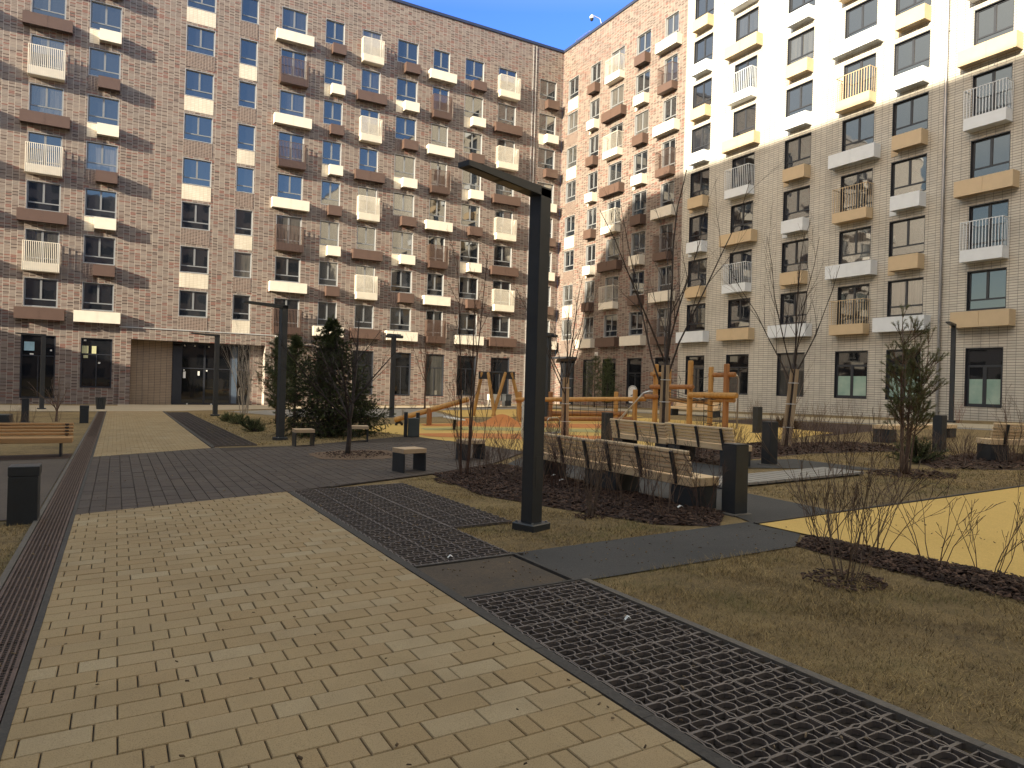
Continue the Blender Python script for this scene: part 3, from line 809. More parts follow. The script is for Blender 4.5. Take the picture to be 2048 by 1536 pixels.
# ---- long brick block (parallel to X)
A = thing('brick_building', 'long mottled brown brick apartment block with recessed glass entrance at its foot', 'building', (0, CY), 0, z=0)
def sx(s): return CX - s
LW = 'LW'; 
colsA = []
def cA(sl, sr, rows): colsA.append((sx(sl), sx(sr), rows))
cA(46.6, 44.8, seq(0, 'DW', 'LR', 2, 9))
cA(42.9, 41.1, {2: 'LW', **{k: ('DS' if k % 2 else 'LS') for k in range(3, 10)}})
cA(39.07, 37.27, {k: ('DW' if k % 2 == 0 else 'LR') for k in range(2, 10)})
cA(35.98, 34.2, {2: 'LW', **{k: ('DS' if k % 2 else 'LS') for k in range(3, 10)}})
cA(30.39, 28.57, {k: ('LP' if k % 2 else 'DP') for k in range(2, 10)})
cA(26.97, 25.78, {k: ('DP' if k % 2 else 'LP') for k in range(2, 10)})
cA(24.19, 22.39, {k: ('DR' if k % 2 == 0 else 'LW') for k in range(2, 10)})
cA(21.05, 19.61, {2: 'LW', **{k: ('DS' if k % 2 else 'LS') for k in range(3, 10)}})
cA(18.25, 16.75, {k: ('DW' if k % 2 == 0 else 'LR') for k in range(2, 10)})
cA(15.44, 13.70, {2: 'LW', **{k: ('DS' if k % 2 else 'LS') for k in range(3, 10)}})
cA(12.42, 10.96, {k: ('DR' if k % 2 == 0 else 'LW') for k in range(2, 10)})
cA(9.58, 7.85, {2: 'LW', **{k: ('DS' if k % 2 else 'LS') for k in range(3, 10)}})
cA(6.47, 4.72, {k: ('DW' if k % 2 == 0 else 'LR') for k in range(2, 10)})
cA(2.41, 0.67, {2: 'LW', **{k: ('DS' if k % 2 else 'LS') for k in range(3, 10)}})
gA = [(sx(39.12), sx(37.3), .0, 3.94, 'shop'), (sx(35.96), sx(34.2), .72, 3.91, 'shop')]
for a, b in ((24.0, 22.5), (21.0, 19.5), (18.33, 16.66), (15.14, 13.59), (12.33, 10.74), (9.55, 7.84), (6.44, 4.65), (2.45, .9)):
    gA.append((sx(a), sx(b), .60 if a > 10 else .68, 3.97, 'shop'))
gA[-1] = (sx(2.45), sx(.75), -.6, 3.95, 'shop')
gA[-2] = (sx(6.44), sx(4.65), .3, 3.95, 'shop')
PX0, PX1, PZ = .12, 9.85, 4.70          # entrance portal
RX0, RX1, RZ, RD = .77, 9.21, 3.97, .95  # its recess
wA = facade(A, colsA, -22.0, CX, ROOF, gA, M['brick_a'], M['vent_a'], M['cream_a'], M['frame_grey'], M['glass_brick'], M['flashing'], M['box_cream'], M['box_brown'], .68,
            [(PX0+.3, PX1-.3, -2.5, RZ+.3)], shop_frame=M['frame_dark'])
close_block(wA, -22.0, CX+.0, ROOF, 14, 1.25)
wA.build('wall', M['brick_a'], A)
q = MB(); q.box(-22.0, CX-.12, -.10, 14.2, ROOF+.003, ROOF+.22); q.build('parapet_cap', M['cap_blue'], A)
q = MB()
for x in (sx(3.16), sx(2.86)):
    q.tube([(x, -.06, -1.5), (x, -.06, ROOF-.1)], .022, 6)
    for z in range(0, 30, 3): q.box(x-.04, x+.04, -.07, -.002, z+.4, z+.45)
q.build('drainpipe', M['flashing'], A)
# portal frame proud of the wall, in the same brick
q = MB(); z0 = -2.2
q.box(PX0, RX0, -.14, .28, z0, PZ); q.box(RX1, PX1, -.14, .28, z0, PZ); q.box(RX0, RX1, -.14, .28, RZ, PZ)
q.box(PX0-.04, PX1+.04, -.19, -.02, PZ+.003, PZ+.07, 1)
q.add([(RX1,.28,z0),(RX1,RD,z0),(RX1,RD,RZ),(RX1,.28,RZ)], [(0,1,2,3)]); q.add([(RX0,.28,z0),(RX0,.28,RZ),(RX0,RD,RZ),(RX0,RD,z0)], [(0,1,2,3)])
q.add([(RX0,.28,RZ),(RX1,.28,RZ),(RX1,RD,RZ),(RX0,RD,RZ)], [(0,1,2,3)])
portal = q.build('entrance_portal', [M['brick_a'], M['flashing']], A)
q = MB(); q.box(RX0, 3.30, RD-.06, RD, z0, RZ); q.build('tiled_panel', M['tan_tile'], portal)
q = MB(); q.box(8.35, RX1, RD-.25, RD, z0, RZ); q.build('brick_pier', M['brick_a'], portal)
gl = thing_g = MB(); ZB = -.42
for (a, b) in ((3.32, 3.86), (3.86, 5.35), (5.35, 7.08), (7.08, 8.33)):
    gl.box(a, a+.06, RD-.10, RD-.02, ZB, RZ-.02); gl.box(b-.06, b, RD-.10, RD-.02, ZB, RZ-.02)
    gl.box(a+.06, b-.06, RD-.10, RD-.02, ZB, ZB+.20); gl.box(a+.06, b-.06, RD-.10, RD-.02, RZ-.14, RZ-.02); gl.box(a+.06, b-.06, RD-.10, RD-.02, 2.15, 2.22)
gl.box(3.32, 3.84, RD-.105, RD-.03, ZB, 3.7)
ge = gl.build('glazed_entrance', M['frame_dark'], portal)
q = MB(); q.box(3.88, 8.31, RD-.06, RD-.045, ZB+.05, RZ-.06); q.build('pane', M['glass_shop'], ge)
q = MB(); q.box(7.14, 7.50, RD-.115, RD-.10, ZB+.2, RZ-.14); q.build('blue_grey_panel', simple('blue_grey_panel', (.085, .115, .16), .4), ge)
q = MB(); q.tube([(7.72, RD-.11, .35), (7.66, RD-.20, .35), (7.62, RD-.20, .62), (7.66, RD-.20, .90), (7.72, RD-.11, .90)], .018, 6); q.build('door_handle', M['steel'], ge)
for (x0_, x1_, z0_, z1_) in [(4.0, 4.16, 1.5, 1.95), (4.92, 5.05, 1.7, 2.0)] + [(x-.05, x+.05, z-.045, z+.045) for (x, z) in ((4.05, 2.05), (5.5, 2.05), (4.3, -.28), (5.85, -.3), (4.05, 3.75), (4.7, 3.75), (5.6, 3.72))]:
    q = MB(); q.box(x0_, x1_, RD-.108, RD-.103, z0_, z1_); q.build('paper_notice', M['paper'], ge)
# notices on the two left shop windows, small black box and lamp above
q = MB(); q.box(sx(38.95), sx(38.42), .105, .110, 2.95, 3.50); q.build('window_notice', M['sheet'], A)
for (s0_, s1_, z0_, z1_, mm) in ((38.65, 38.45, 2.70, 2.78, 'paper'), (37.6, 37.5, 2.96, 3.05, 'paper'), (35.8, 35.66, 3.70, 3.80, 'paper'), (34.98, 34.86, 2.28, 2.38, 'paper'),
                                  (35.9, 35.55, 2.92, 3.40, 'notice'), (35.8, 35.55, 2.62, 2.80, 'notice'), (35.35, 35.1, 2.92, 3.40, 'notice')):
    q = MB(); q.box(sx(s0_), sx(s1_), .105, .110, z0_, z1_); q.build('window_notice', M[mm], A)
q = MB(); q.tube([(9.95, -.02, 4.75), (9.95, -.16, 4.72)], .03, 6); q.box(9.86, 10.04, -.30, -.14, 4.55, 4.72)
q.build('wall_camera', M['white_plastic'], A)
q = MB(); q.box(11.2, 12.6, -.35, -.02, 4.1, 4.16); q.bar((11.3, -.30, 4.13), (11.3, -.02, 4.55), .03, .03); q.bar((12.5, -.30, 4.13), (12.5, -.02, 4.55), .03, .03)
q.build('canopy', M['frame_dark'], A)

# ---- brick wing and cream block (parallel to Y); local x runs from the corner towards the camera
B = thing('brick_wing', 'narrow mottled brick wing between the long brick block and the cream tiled block', 'building', (CX, CY), R(-90), z=0)
colsB = [(.89, 2.45, {2: 'DP', **{k: ('LP' if k % 2 else 'DP') for k in range(3, 10)}}),
         (4.21, 5.60, {2: 'LW', **{k: ('DS' if k % 2 else 'LS') for k in range(3, 10)}}),
         (7.01, 8.75, {k: ('DW' if k % 2 == 0 else 'LR') for k in range(2, 10)}),
         (10.17, 11.83, {2: 'LW', **{k: ('DS' if k % 2 else 'LS') for k in range(3, 10)}}),
         (13.38, 14.80, {k: ('DR' if k % 2 == 0 else 'LW') for k in range(2, 10)})]
gB = [(.9, 3.0, -.75, 3.9, 'shop'), (4.3, 5.75, .5, 3.95, 'shop'), (7.0, 8.7, .5, 3.95, 'shop'), (10.1, 11.8, .5, 3.97, 'shop'), (13.3, 14.9, .5, 3.97, 'shop')]
wB = facade(B, colsB, .003, 15.70, ROOF, gB, M['brick_b'], M['vent_b'], M['cream_b'], M['frame_grey'], M['glass_brick'], M['flashing'], M['box_cream'], M['box_brown'], .74, railcfg=(15, .020, False), shop_frame=M['frame_dark'])
close_block(wB, .003, 15.70, ROOF, 14)
wB.build('wall', M['brick_b'], B)
q = MB(); q.box(-.1, 15.68, -.10, 14.2, ROOF+.003, ROOF+.22); q.build('parapet_cap', M['cap_blue'], B)
q = MB()      # rail on the roof at the corner
for i in range(3):
    z = ROOF + .5 + i*.35
    q.tube([(.5, .9, z), (.5, 3.8, z), (4.0, 3.8, z)], .025, 5)
    q.tube([(.5, .9, z), (2.6, .9, z)], .025, 5)
for (x, y) in ((.5, .9), (.5, 2.4), (.5, 3.8), (2.6, .9), (2.2, 3.8), (4, 3.8)): q.tube([(x, y, ROOF+.2), (x, y, ROOF+1.2)], .03, 5)
for i in range(9): q.tube([(4+i*1.2, .7, ROOF+.2), (4+i*1.2, .7, ROOF+.72)], .02, 4)
q.tube([(2.6, .7, ROOF+.72), (14, .7, ROOF+.72)], .022, 5)
q.build('roof_railing', M['galv'], B)
q = MB(); q.tube([(5.1, .4, ROOF+.25), (5.0, .2, ROOF+.95), (4.6, -.35, ROOF+1.30)], .035, 6, 0); q.tube([(4.6, -.35, ROOF+1.32), (4.6, -.35, ROOF+1.15), (4.6, -.35, ROOF+1.0)], [.04, .17, .17], 10, 1); q.tube([(4.6, -.35, ROOF+1.0), (4.6, -.35, ROOF+.85), (4.6, -.35, ROOF+.76)], [.165, .13, .04], 10, 2)
q.build('dome_camera', [M['galv'], M['white_plastic'], M['black']], B)
q = MB(); q.box(9.6, 10.1, .1, .5, ROOF+.23, ROOF+.55); q.tube([(9.7, .1, ROOF+.6), (9.5, -.35, ROOF+.75)], .05, 6, 1); q.box(9.3, 9.75, -.6, -.25, ROOF+.6, ROOF+.9, 1)
q.build('roof_floodlight', [M['white_plastic'], M['black']], B)
q = MB(); q.box(5.95, 6.35, -.05, -.003, 4.25, 4.55); q.build('house_number_plate', M['white_plastic'], B)
q = MB(); q.box(.4, 3.4, -1.1, -.003, 4.05, 4.20); q.build('canopy', M['frame_dark'], B)

Cb = thing('cream_building', 'cream tiled apartment block with white and tan balconies and boxes', 'building', (CX, CY), R(-90), z=0)
colsC = [(16.41, 18.17, {2: 'LW', **{k: ('DS' if k % 2 else 'LS') for k in range(3, 11)}}),
         (20.15, 21.96, {k: ('DW' if k % 2 == 0 else 'LR') for k in range(2, 11)}),
         (24.21, 26.04, {2: 'LW', **{k: ('DS' if k % 2 else 'LS') for k in range(3, 10)}}),
         (27.98, 29.84, {k: ('DR' if k % 2 == 0 else 'LW') for k in range(2, 10)}),
         (30.82, 32.64, {2: 'LW', **{k: ('DS' if k % 2 else 'LS') for k in range(3, 9)}}),
         (34.64, 36.30, {k: ('DW' if k % 2 == 0 else 'LR') for k in range(2, 8)}),
         (38.45, 40.2, {2: 'LW', **{k: ('DS' if k % 2 else 'LS') for k in range(3, 7)}})]
gC = [(16.45, 18.2, 1.35, 4.0, 'shop'), (20.1, 21.95, 1.5, 4.0, 'shop'), (24.1, 26.0, 1.5, 4.0, 'shop'), (27.93, 29.85, 1.5, 4.0, 'film'), (30.85, 32.6, 1.5, 4.0, 'film'), (34.66, 36.25, 1.3, 3.98, 'film')]
CTOP = 35.0
wC = facade(Cb, colsC, 15.70, 90.0, CTOP, gC, M['cream_c'], None, None, M['frame_dark'], M['glass_cream'], M['frame_dark'], M['box_white'], M['box_tan'], .80, railcfg=(14, .028, False), shop_frame=M['frame_dark'])
close_block(wC, 15.703, 90.0, CTOP, 14)
wC.build('wall', M['cream_c'], Cb)
q = MB(); q.box(15.66, 90, -.06, 14, CTOP+.003, CTOP+.2); q.build('parapet_cap', M['cap_blue'], Cb)
q = MB(); q.tube([(33.5, -.10, .3), (33.5, -.10, CTOP-.2)], .065, 10)
for z in range(1, 34, 3): q.box(33.42, 33.58, -.11, -.002, z, z+.06)
q.build('drainpipe', M['galv'], Cb)

# ---- blocks outside the frame on the other two sides of the yard
def off_block(name, label, blocks, mat):
    q = MB()
    for b in blocks: q.box(*b)
    o = q.build(name, mat); tag(o, label, 'building'); return o
off_block('apartment_building', 'pale block outside the left edge, seen only through its shade and reflections',
          [(-34, -20, -60, 23.2, -4, 31.9), (-34, -20, 23.2, 27.4, -4, 31.2), (-34, -20, 27.4, 29.4, -4, 28.6), (-34, -20, 29.4, 30.9, -4, 22.5), (-34, -20, 30.9, 33.2, -4, 13.5), (-34, -20, 33.2, 52.4, -4, 8.0)], M['far_pale'])
off_block('apartment_building', 'brown block behind the viewer, seen only in window reflections', [(-20, 33.9, -50, -36, -4, 33.0)], M['far_brown'])

# ------------------------------------------------------------------ street furniture
def make_lamp(label, xy, h=4.0, group='slim lamp posts with a flat side arm', flip=False):
    t = thing('street_lamp', label, 'street lamp', xy, R(19), group)
    q = MB(); q.bbox(-.165, .165, -.165, .165, -.05, .085, .012); q.build('base_plate', M['anth_lamp'], t)
    for bx in (-.125, .125):
        for by in (-.125, .125):
            q = MB(); q.tube([(bx, by, .08), (bx, by, .102)], .014, 6); q.build('bolt', M['galv'], t)
    q = MB(); q.bbox(-.095, .095, -.085, .085, .06, h, .006); q.build('pole', M['anth_lamp'], t)
    q = MB(); q.box(-.05, .05, -.0885, -.084, .50, .86); q.build('access_door', M['anthracite'], t)
    q = MB()
    a0, a1 = .075, .052
    vs = [(.095,-.085,h-.10),(.095,.085,h-.10),(.095,.085,h+.012),(.095,-.085,h+.012),(-1.27,-.085,h-.045),(-1.27,.085,h-.045),(-1.27,.085,h+.012),(-1.27,-.085,h+.012)]
    q.add(vs, [(0,1,2,3),(7,6,5,4),(0,4,5,1),(1,5,6,2),(2,6,7,3),(3,7,4,0)])
    arm = q.build('arm', M['anth_lamp'], t)
    q = MB()
    for (a, b) in ((-1.2, -.78), (-.72, -.36)):
        za = h-.10+.055*(.095-a)/1.365; zb = h-.10+.055*(.095-b)/1.365
        q.add([(a,-.06,za-.004),(b,-.06,zb-.004),(b,.06,zb-.004),(a,.06,za-.004)], [(0,3,2,1)])
    q.build('light_panel', simple('led_panel_off', (.12, .10, .085), .3), arm)
    return t
LAMP_G = 'slim lamp posts with a flat side arm'
lamp0 = make_lamp('nearest tall anthracite lamp post, on dead lawn by the stepped lattice grid', at(1062, 1058))
dup(lamp0, 'anthracite lamp post beside the dark pines and the path crossing', at(560, 880), R(19))
dup(lamp0, 'distant anthracite lamp post in front of the glass entrance', at(430, 832), R(19))
dup(lamp0, 'anthracite lamp post standing by the cream facade and its drainpipe', at(1902, 845), R(19), None, (1, 1, 1.07))
dup(lamp0, 'grey lamp post before the leftmost tall shop window', at(83, 819), R(19))
def make_flood(label, xy):
    t = thing('floodlight_post', label, 'floodlight post', xy, 0, 'posts with floodlight heads')
    q = MB(); q.bbox(-.16, .16, -.16, .16, -.05, .06, .01); q.build('base_plate', M['anthracite'], t)
    q = MB(); q.bbox(-.10, .10, -.10, .10, .05, 4.15, .006); q.build('pole', M['anthracite'], t)
    q = MB(); q.box(-.36, .36, -.05, .05, 4.15, 4.21); br = q.build('crossarm', M['anthracite'], t)
    for x in (-.27, .27):
        q = MB(); q.bbox(x-.15, x+.15, -.24, .06, 4.0, 4.14, .02); q.build('floodlight_head', M['anthracite'], t)
    return t
fl0 = make_flood('floodlight post between the seesaw log and the brick shop windows', at(783, 835))
dup(fl0, 'floodlight post by the inner corner, behind the log bridge', at(1093, 840), R(20), 'posts with floodlight heads')

def make_bench(label, xy, rz, L, wood_m, group, back=True, nslat=5, box=True):
    """long axis = local x, local +y = towards the backrest"""
    t = thing('timber_bench', label, 'bench', xy, rz, group)
    q = MB(); n = 4; D = .52
    for i in range(n):
        y0 = -D/2 + i*D/n; q.bbox(-L/2, L/2, y0+.003, y0+D/n-.003, .345, .465, .008)
    q.build('seat', wood_m, t)
    if back:
        q = MB()
        for i in range(nslat):
            z = .515 + i*.072; y = D/2 - .015 + i*.020
            q.bbox(-L/2, L/2, y-.024, y+.024, z-.031, z+.031, .014)
        q.build('backrest', wood_m, t)
        ex = .72 if L < 2.5 else L/2-.13
        for x in (-ex, 0, ex):
            q = MB(); q.bar((x, D/2-.012, .36), (x, D/2-.012+.020*(nslat+1), .445+.072*nslat), .035, .05, 0, (1, 0, 0))
            for i in range(nslat): q.box(x-.04, x+.04, D/2-.055+i*.020, D/2-.041+i*.020, .50+i*.072, .53+i*.072)
            q.build('bracket', M['anthracite'], t)
    for x in (-L/2+.22, L/2-.22):
        q = MB()
        if box: q.bbox(x-.20, x+.20, -D/2+.02, D/2-.02, -.1, .342, .006)
        else: q.box(x-.02, x+.02, -D/2+.03, D/2-.03, -.1, .342)
        q.build('support', M['anthracite'], t)
    return t
BG = 'long timber benches'
b0 = make_bench('nearer half of the double timber bench, seen from behind its slatted back', (6.97, 8.03), R(91), 2.04, M['bench_wood_x'], BG)
dup(b0, 'farther half of the double timber bench, its end hidden by the front lamp post', (6.97, 10.09), R(91), BG)
dup(b0, 'near half of the second slatted bench row, between tree stakes and a tall bollard', (11.3, 11.32), R(90), BG)
dup(b0, 'far half of the second slatted bench row, beside a bollard and shrubs', (11.3, 13.37), R(90), BG)
dup(b0, 'slatted timber bench cut off by the right picture edge', (17.9, 8.1), R(150.7), BG)
make_bench('pale timber bench with backrest standing behind the climbing frame', (27.4, 28.6), R(-90), 3.6, M['bench_wood_x'], BG)
make_bench('flat backless timber bench on black box supports, behind the open pine', (21.6, 12.85), R(3), 3.9, M['bench_wood_x'], BG, back=False)
make_bench('orange slatted bench at the left edge, facing the viewer', (-2.62, 18.62), 0, 3.6, M['bench_orange'], BG, nslat=4, box=False)

def make_stool(label, xy, rz):
    t = thing('stool', label, 'stool', xy, rz, 'low stools around the small tree')
    q = MB(); 
    for i in range(3): q.bbox(-.255, .255, -.21+i*.14+.002, -.21+(i+1)*.14-.002, .385, .475, .006)
    q.build('seat', M['stool_wood'], t)
    for s in (-1, 1):
        q = MB(); x0 = s*.252; x1 = s*.222
        q.bbox(min(x0, x1), max(x0, x1), -.205, .205, -.03, .384, .005); q.build('leg', M['anthracite'], t)
    return t
SG = 'low stools around the small tree'
s0 = make_stool('nearest low stool with pale wood top and black panel legs, on dark paving', (4.94, 12.74), R(12))
dup(s0, 'low stool half hidden by thin multi-stemmed tree', (6.92, 14.12), R(12), SG)
dup(s0, 'low stool at the foot of the spruce, left of the small tree', (4.40, 19.15), R(0), SG)
dup(s0, 'low stool just right of the small tree trunk, before the yellow play surface', (6.20, 20.05), R(-14), SG)

def make_bollard(label, xy, w=.235, h=.93, group='square anthracite bollard lights'):
    t = thing('bollard', label, 'bollard', xy, 0, group)
    q = MB(); q.bbox(-w/2, w/2, -w/2, w/2, .0, h-.012, .006); q.build('post', M['anthracite'], t)
    q = MB(); q.box(-w/2-.001, w/2+.001, -w/2-.001, w/2+.001, h-.010, h); q.build('cap', M['anth_lamp'], t)
    q = MB(); q.bbox(-w/2-.05, w/2+.05, -w/2-.05, w/2+.05, -.06, .025, .008); q.build('base_plate', M['kerb'], t)
    return t
BO = 'square anthracite bollard lights'
bo = make_bollard('nearest tall anthracite bollard, at the near end of the double timber bench', at(1468, 1028))
dup(bo, 'anthracite bollard at the near end of the second bench row', at(1538, 930), 0, BO)
dup(bo, 'anthracite bollard at the far end of the second bench row, before the log bridge', at(1213, 892), 0, BO)
dup(bo, 'anthracite bollard among far shrubs, right of the climbing frame', at(1514, 866), 0, BO)
dup(bo, 'anthracite bollard behind the open pine, by the backless bench', at(1878, 903), 0, BO)
dup(bo, 'thin anthracite bollard among left shrubs, beyond the orange bench', at(50, 845), 0, BO)
def make_boxbin(label, xy):
    t = thing('litter_box', label, 'litter bin', xy, 0, 'low black litter boxes by the path')
    q = MB(); q.bbox(-.15, .15, -.15, .15, -.02, .57, .006); q.build('body', M['anth_lamp'], t)
    q = MB(); q.bbox(-.153, .160, -.153, .153, .574, .69, .006); q.build('lid', M['anth_lamp'], t)
    return t
bb = make_boxbin('nearest low black litter box at the left edge, beside the slot drain', (-.93, 10.22))
dup(bb, 'distant low black litter box left of the far beige path', at(168, 846), 0, 'low black litter boxes by the path')
t = thing('litter_bin', 'dark litter bin hung between two square posts, by the yellow play surface', 'litter bin', (8.25, 21.15), R(-15))
for s in (-1, 1):
    q = MB(); q.bbox(s*.19-.055, s*.19+.055, -.06, .06, -.03, .80 if s < 0 else .79, .004); q.build('post', M['anthracite'], t)
q = MB(); q.bbox(-.13, .215, -.20, -.065, .03, .62, .01); q.build('bin', simple('bin_green_grey', (.060, .072, .074), .4), t)
t = thing('litter_bin', 'ribbed grey planter bin by the wall left of the entrance', 'litter bin', at(201, 819), 0)
q = MB(); 
for i in range(14):
    a = 2*math.pi*i/14; q.bar((.19*math.cos(a), .19*math.sin(a), .02), (.26*math.cos(a), .26*math.sin(a), .68), .09, .03, 0, (math.cos(a), math.sin(a), 0))
q.build('slats', M['anthracite'], t); q = MB(); q.tube([(0, 0, .0), (0, 0, .62), (0, 0, .66)], [.18, .245, .25], 14); q.build('body', M['anth_lamp'], t)
t = thing('litter_bin', 'black litter bin standing by the swing and the brick wall', 'litter bin', (26.9, 48.7), 0)
q = MB(); q.bbox(-.28, .28, -.28, .28, 0, .85, .02); q.build('body', M['anthracite'], t); q = MB(); q.bbox(-.30, .30, -.30, .30, .86, .95, .02); q.build('lid', M['anth_lamp'], t)
t = thing('planter', 'cream box planter beside the black bin near the swing', 'planter', (25.2, 47.6), 0)
q = MB(); q.bbox(-.38, .38, -.3, .3, 0, .5, .015); q.build('base', M['render_grey'], t); q = MB(); q.bbox(-.42, .42, -.34, .34, .5, .95, .01); q.build('box', M['box_cream'], t)
q = MB(); q.bbox(-.9, .9, -.3, .3, -.05, .42, .02)
o = q.build('stone_block', M['anth_lamp'], None, (-4.15, 30.9, gz(-4.15, 30.9))); tag(o, 'dark low block at the left edge beyond the orange bench', 'block')

# boardwalk
t = thing('boardwalk', 'pale grey plank boardwalk lying between the bench rows and the lawn', 'boardwalk', (0, 0), 0, z=0)
q = MB()
x0, x1, n = 8.62, 12.35, 17
for i in range(n):
    a = x0 + (x1-x0)*i/n; b = x0 + (x1-x0)*(i+1)/n - .032
    ya, yb = 8.30, 9.18 
    vs = [(a, ya, gz(a, ya)+.075), (b, ya, gz(b, ya)+.075), (b, yb, gz(b, yb)+.075), (a, yb, gz(a, yb)+.075)]
    vs += [(x, y, z-.04) for x, y, z in vs]
    q.add(vs, [(0,1,2,3),(4,0,3,7),(1,5,6,2),(5,1,0,4),(3,2,6,7)])
q.build('planks', M['deck'], t)
q = MB()
for y in (8.4, 9.08): q.bar((x0+.02, y, gz(x0, y)+.01), (x1-.05, y, gz(x1, y)+.01), .05, .06)
q.build('joist', M['anth_lamp'], t)

# ------------------------------------------------------------------ playground
def P(px, py, h=0.0):
    x, y = at(px, py); return Vector((x, y, gz(x, y) + h))
def logpost(par, name, xy, h, r, mat, lean=(0, 0)):
    q = MB(); z = gz(*xy)
    q.tube([(xy[0], xy[1], z-.2), (xy[0]+lean[0]*.5, xy[1]+lean[1]*.5, z+h*.5), (xy[0]+lean[0], xy[1]+lean[1], z+h-.03), (xy[0]+lean[0], xy[1]+lean[1], z+h)], [r*.90, r*.87, r*.84, r*.7], 12)
    return q.build(name, mat, par, smooth=False)
def log(par, name, p, q_, r, mat, n=12):
    q = MB(); p = Vector(p); e = Vector(q_); d = e-p
    q.tube([p, p+d*.012, p+d*.5, p+d*.988, e], [r*.70, r*.86, r*.88, r*.86, r*.70], n)
    return q.build(name, mat, par)
# seesaw: log on a forked post, tyre under its low end
t = thing('seesaw', 'long log seesaw tilted up to the right with a tyre under its low end', 'seesaw', (0, 0), 0, z=0)
sp = P(858, 851); d = (RIGHT_H * .97 + FWD_H * .25).normalized()
lo = sp - d*1.42 + Vector((0, 0, .20)); hi = sp + d*1.62 + Vector((0, 0, 1.12))
log(t, 'beam', lo, hi, .125, M['log'])
for s in (-1, 1):
    c = sp + FWD_H*.17*s
    logpost(t, 'post', (c.x, c.y), .72, .10, M['log_red'])
q = MB(); c = lo + d*.2 + Vector((0, 0, -.20)); n = 16; rr = .12
ring = [c + d*rr*math.cos(2*math.pi*i/n) + Vector((0, 0, rr*math.sin(2*math.pi*i/n))) for i in range(n+1)]
q.tube(ring, .055, 6, cap=False); q.build('tyre', M['black'], t)
for e, f in ((lo, .35), (hi, -.28)):
    q = MB(); p = e + d*f + Vector((0, 0, .12 + .28*f*.5)); q.tube([p - FWD_H*.2, p - FWD_H*.2 + UP*.26, p + FWD_H*.2 + UP*.26, p + FWD_H*.2], .018, 6); q.build('handle', M['steel'], t)
# spinner table
t = thing('balance_board', 'thin tilted balance board on one black post, over yellow rubber', 'play table', at(908, 860), 0)
q = MB(); q.tube([(0, 0, -.05), (.03, .02, .40)], .055, 8); q.build('post', M['black'], t)
q = MB(); q.tube([(0, 0, -.02), (0, 0, .02)], .42, 20); o = q.build('board', M['white_plastic'], t, (0, 0, .43)); o.rotation_euler = (R(3), R(7), 0)
# swing frame
t = thing('swing', 'log swing with two splayed leg pairs and black top plates', 'swing', (0, 0), 0, z=0)
g0 = P(948, 822, 0); 
A1, A2 = P(985, 822), P(1046, 822); tops = []
sd = RIGHT_H; fr_ = []
for k, (px, py, hw) in enumerate(((968, 821, .60), (1015, 822, .80))):
    x, y = at(px, py); dist = 37.5 / math.hypot(x, y); x, y = x*dist, y*dist
    c = Vector((x, y, gz(x, y))); top = c + UP*2.35; fr_.append(c)
    for s in (-1, 1):
        log(t, 'leg', c + sd*(hw*s) + FWD_H*(.25*s if k else -.35*s) - UP*.1, top + sd*.16*s, .105, M['log'], 10)
    q = MB(); q.bar(top - sd*.34 - UP*.16, top + sd*.34 - UP*.16, .10, .40); q.build('top_plate', M['black'], t)
ax = (fr_[1] - fr_[0]).normalized(); c0 = (fr_[0] + fr_[1])*.5
log(t, 'crossbar', fr_[0] + UP*2.33, fr_[1] + UP*2.33, .06, M['black'], 10)
q = MB(); c = c0 - ax*.1
for s in (-1, 1): q.tube([c + ax*.25*s + UP*2.36, c + ax*.25*s + UP*.5], .012, 4)
q.build('chain', M['steel'], t); q = MB(); q.box(c.x-.24, c.x+.24, c.y-.1, c.y+.1, c.z+.46, c.z+.5); q.build('seat', M['black'], t)
# log bridge
t = thing('log_bridge', 'low log rope bridge with orange posts and a round top rail', 'climbing bridge', (0, 0), 0, z=0)
pA, pB, pC = P(1102, 836), P(1190, 836), P(1220, 842)
pA = Vector((17.7, 27.8, gz(17.7, 27.8))); pB = Vector((20.6, 26.6, gz(20.6, 26.6))); pC = Vector((20.35, 24.9, gz(20.35, 24.9))); pD = Vector((15.9, 27.6, gz(15.9, 27.6)))
for p in (pA, pB, pC, pD): logpost(t, 'post', (p.x, p.y), 1.38 if p is not pC else 1.5, .125, M['log_red'] if p is pA else M['log'])
dd = (pC - pA).normalized()
log(t, 'top_rail', pD + UP*1.02 - Vector((.2, 0, 0)), pC + UP*1.08 + Vector((.5, -.15, 0)), .115, M['log'])
log(t, 'foot_beam', pA + UP*.36 + Vector((.1, 0, 0)), pB + UP*.34 + Vector((.5, -.2, 0)), .15, M['log_red'])
log(t, 'foot_beam', pD + UP*.16, pC + UP*.16, .11, M['log_red'])
q = MB()
for i in range(14):
    f = (i+.7)/14.5; p = pD.lerp(pC, f); q.tube([p + UP*1.0, p + UP*.3], .011, 4)
for i in range(3):
    h = .5 + i*.17; q.tube([pD + UP*h, pD.lerp(pC, .5) + UP*(h-.05), pC + UP*h], .009, 4)
q.build('rope_net', M['black'], t)
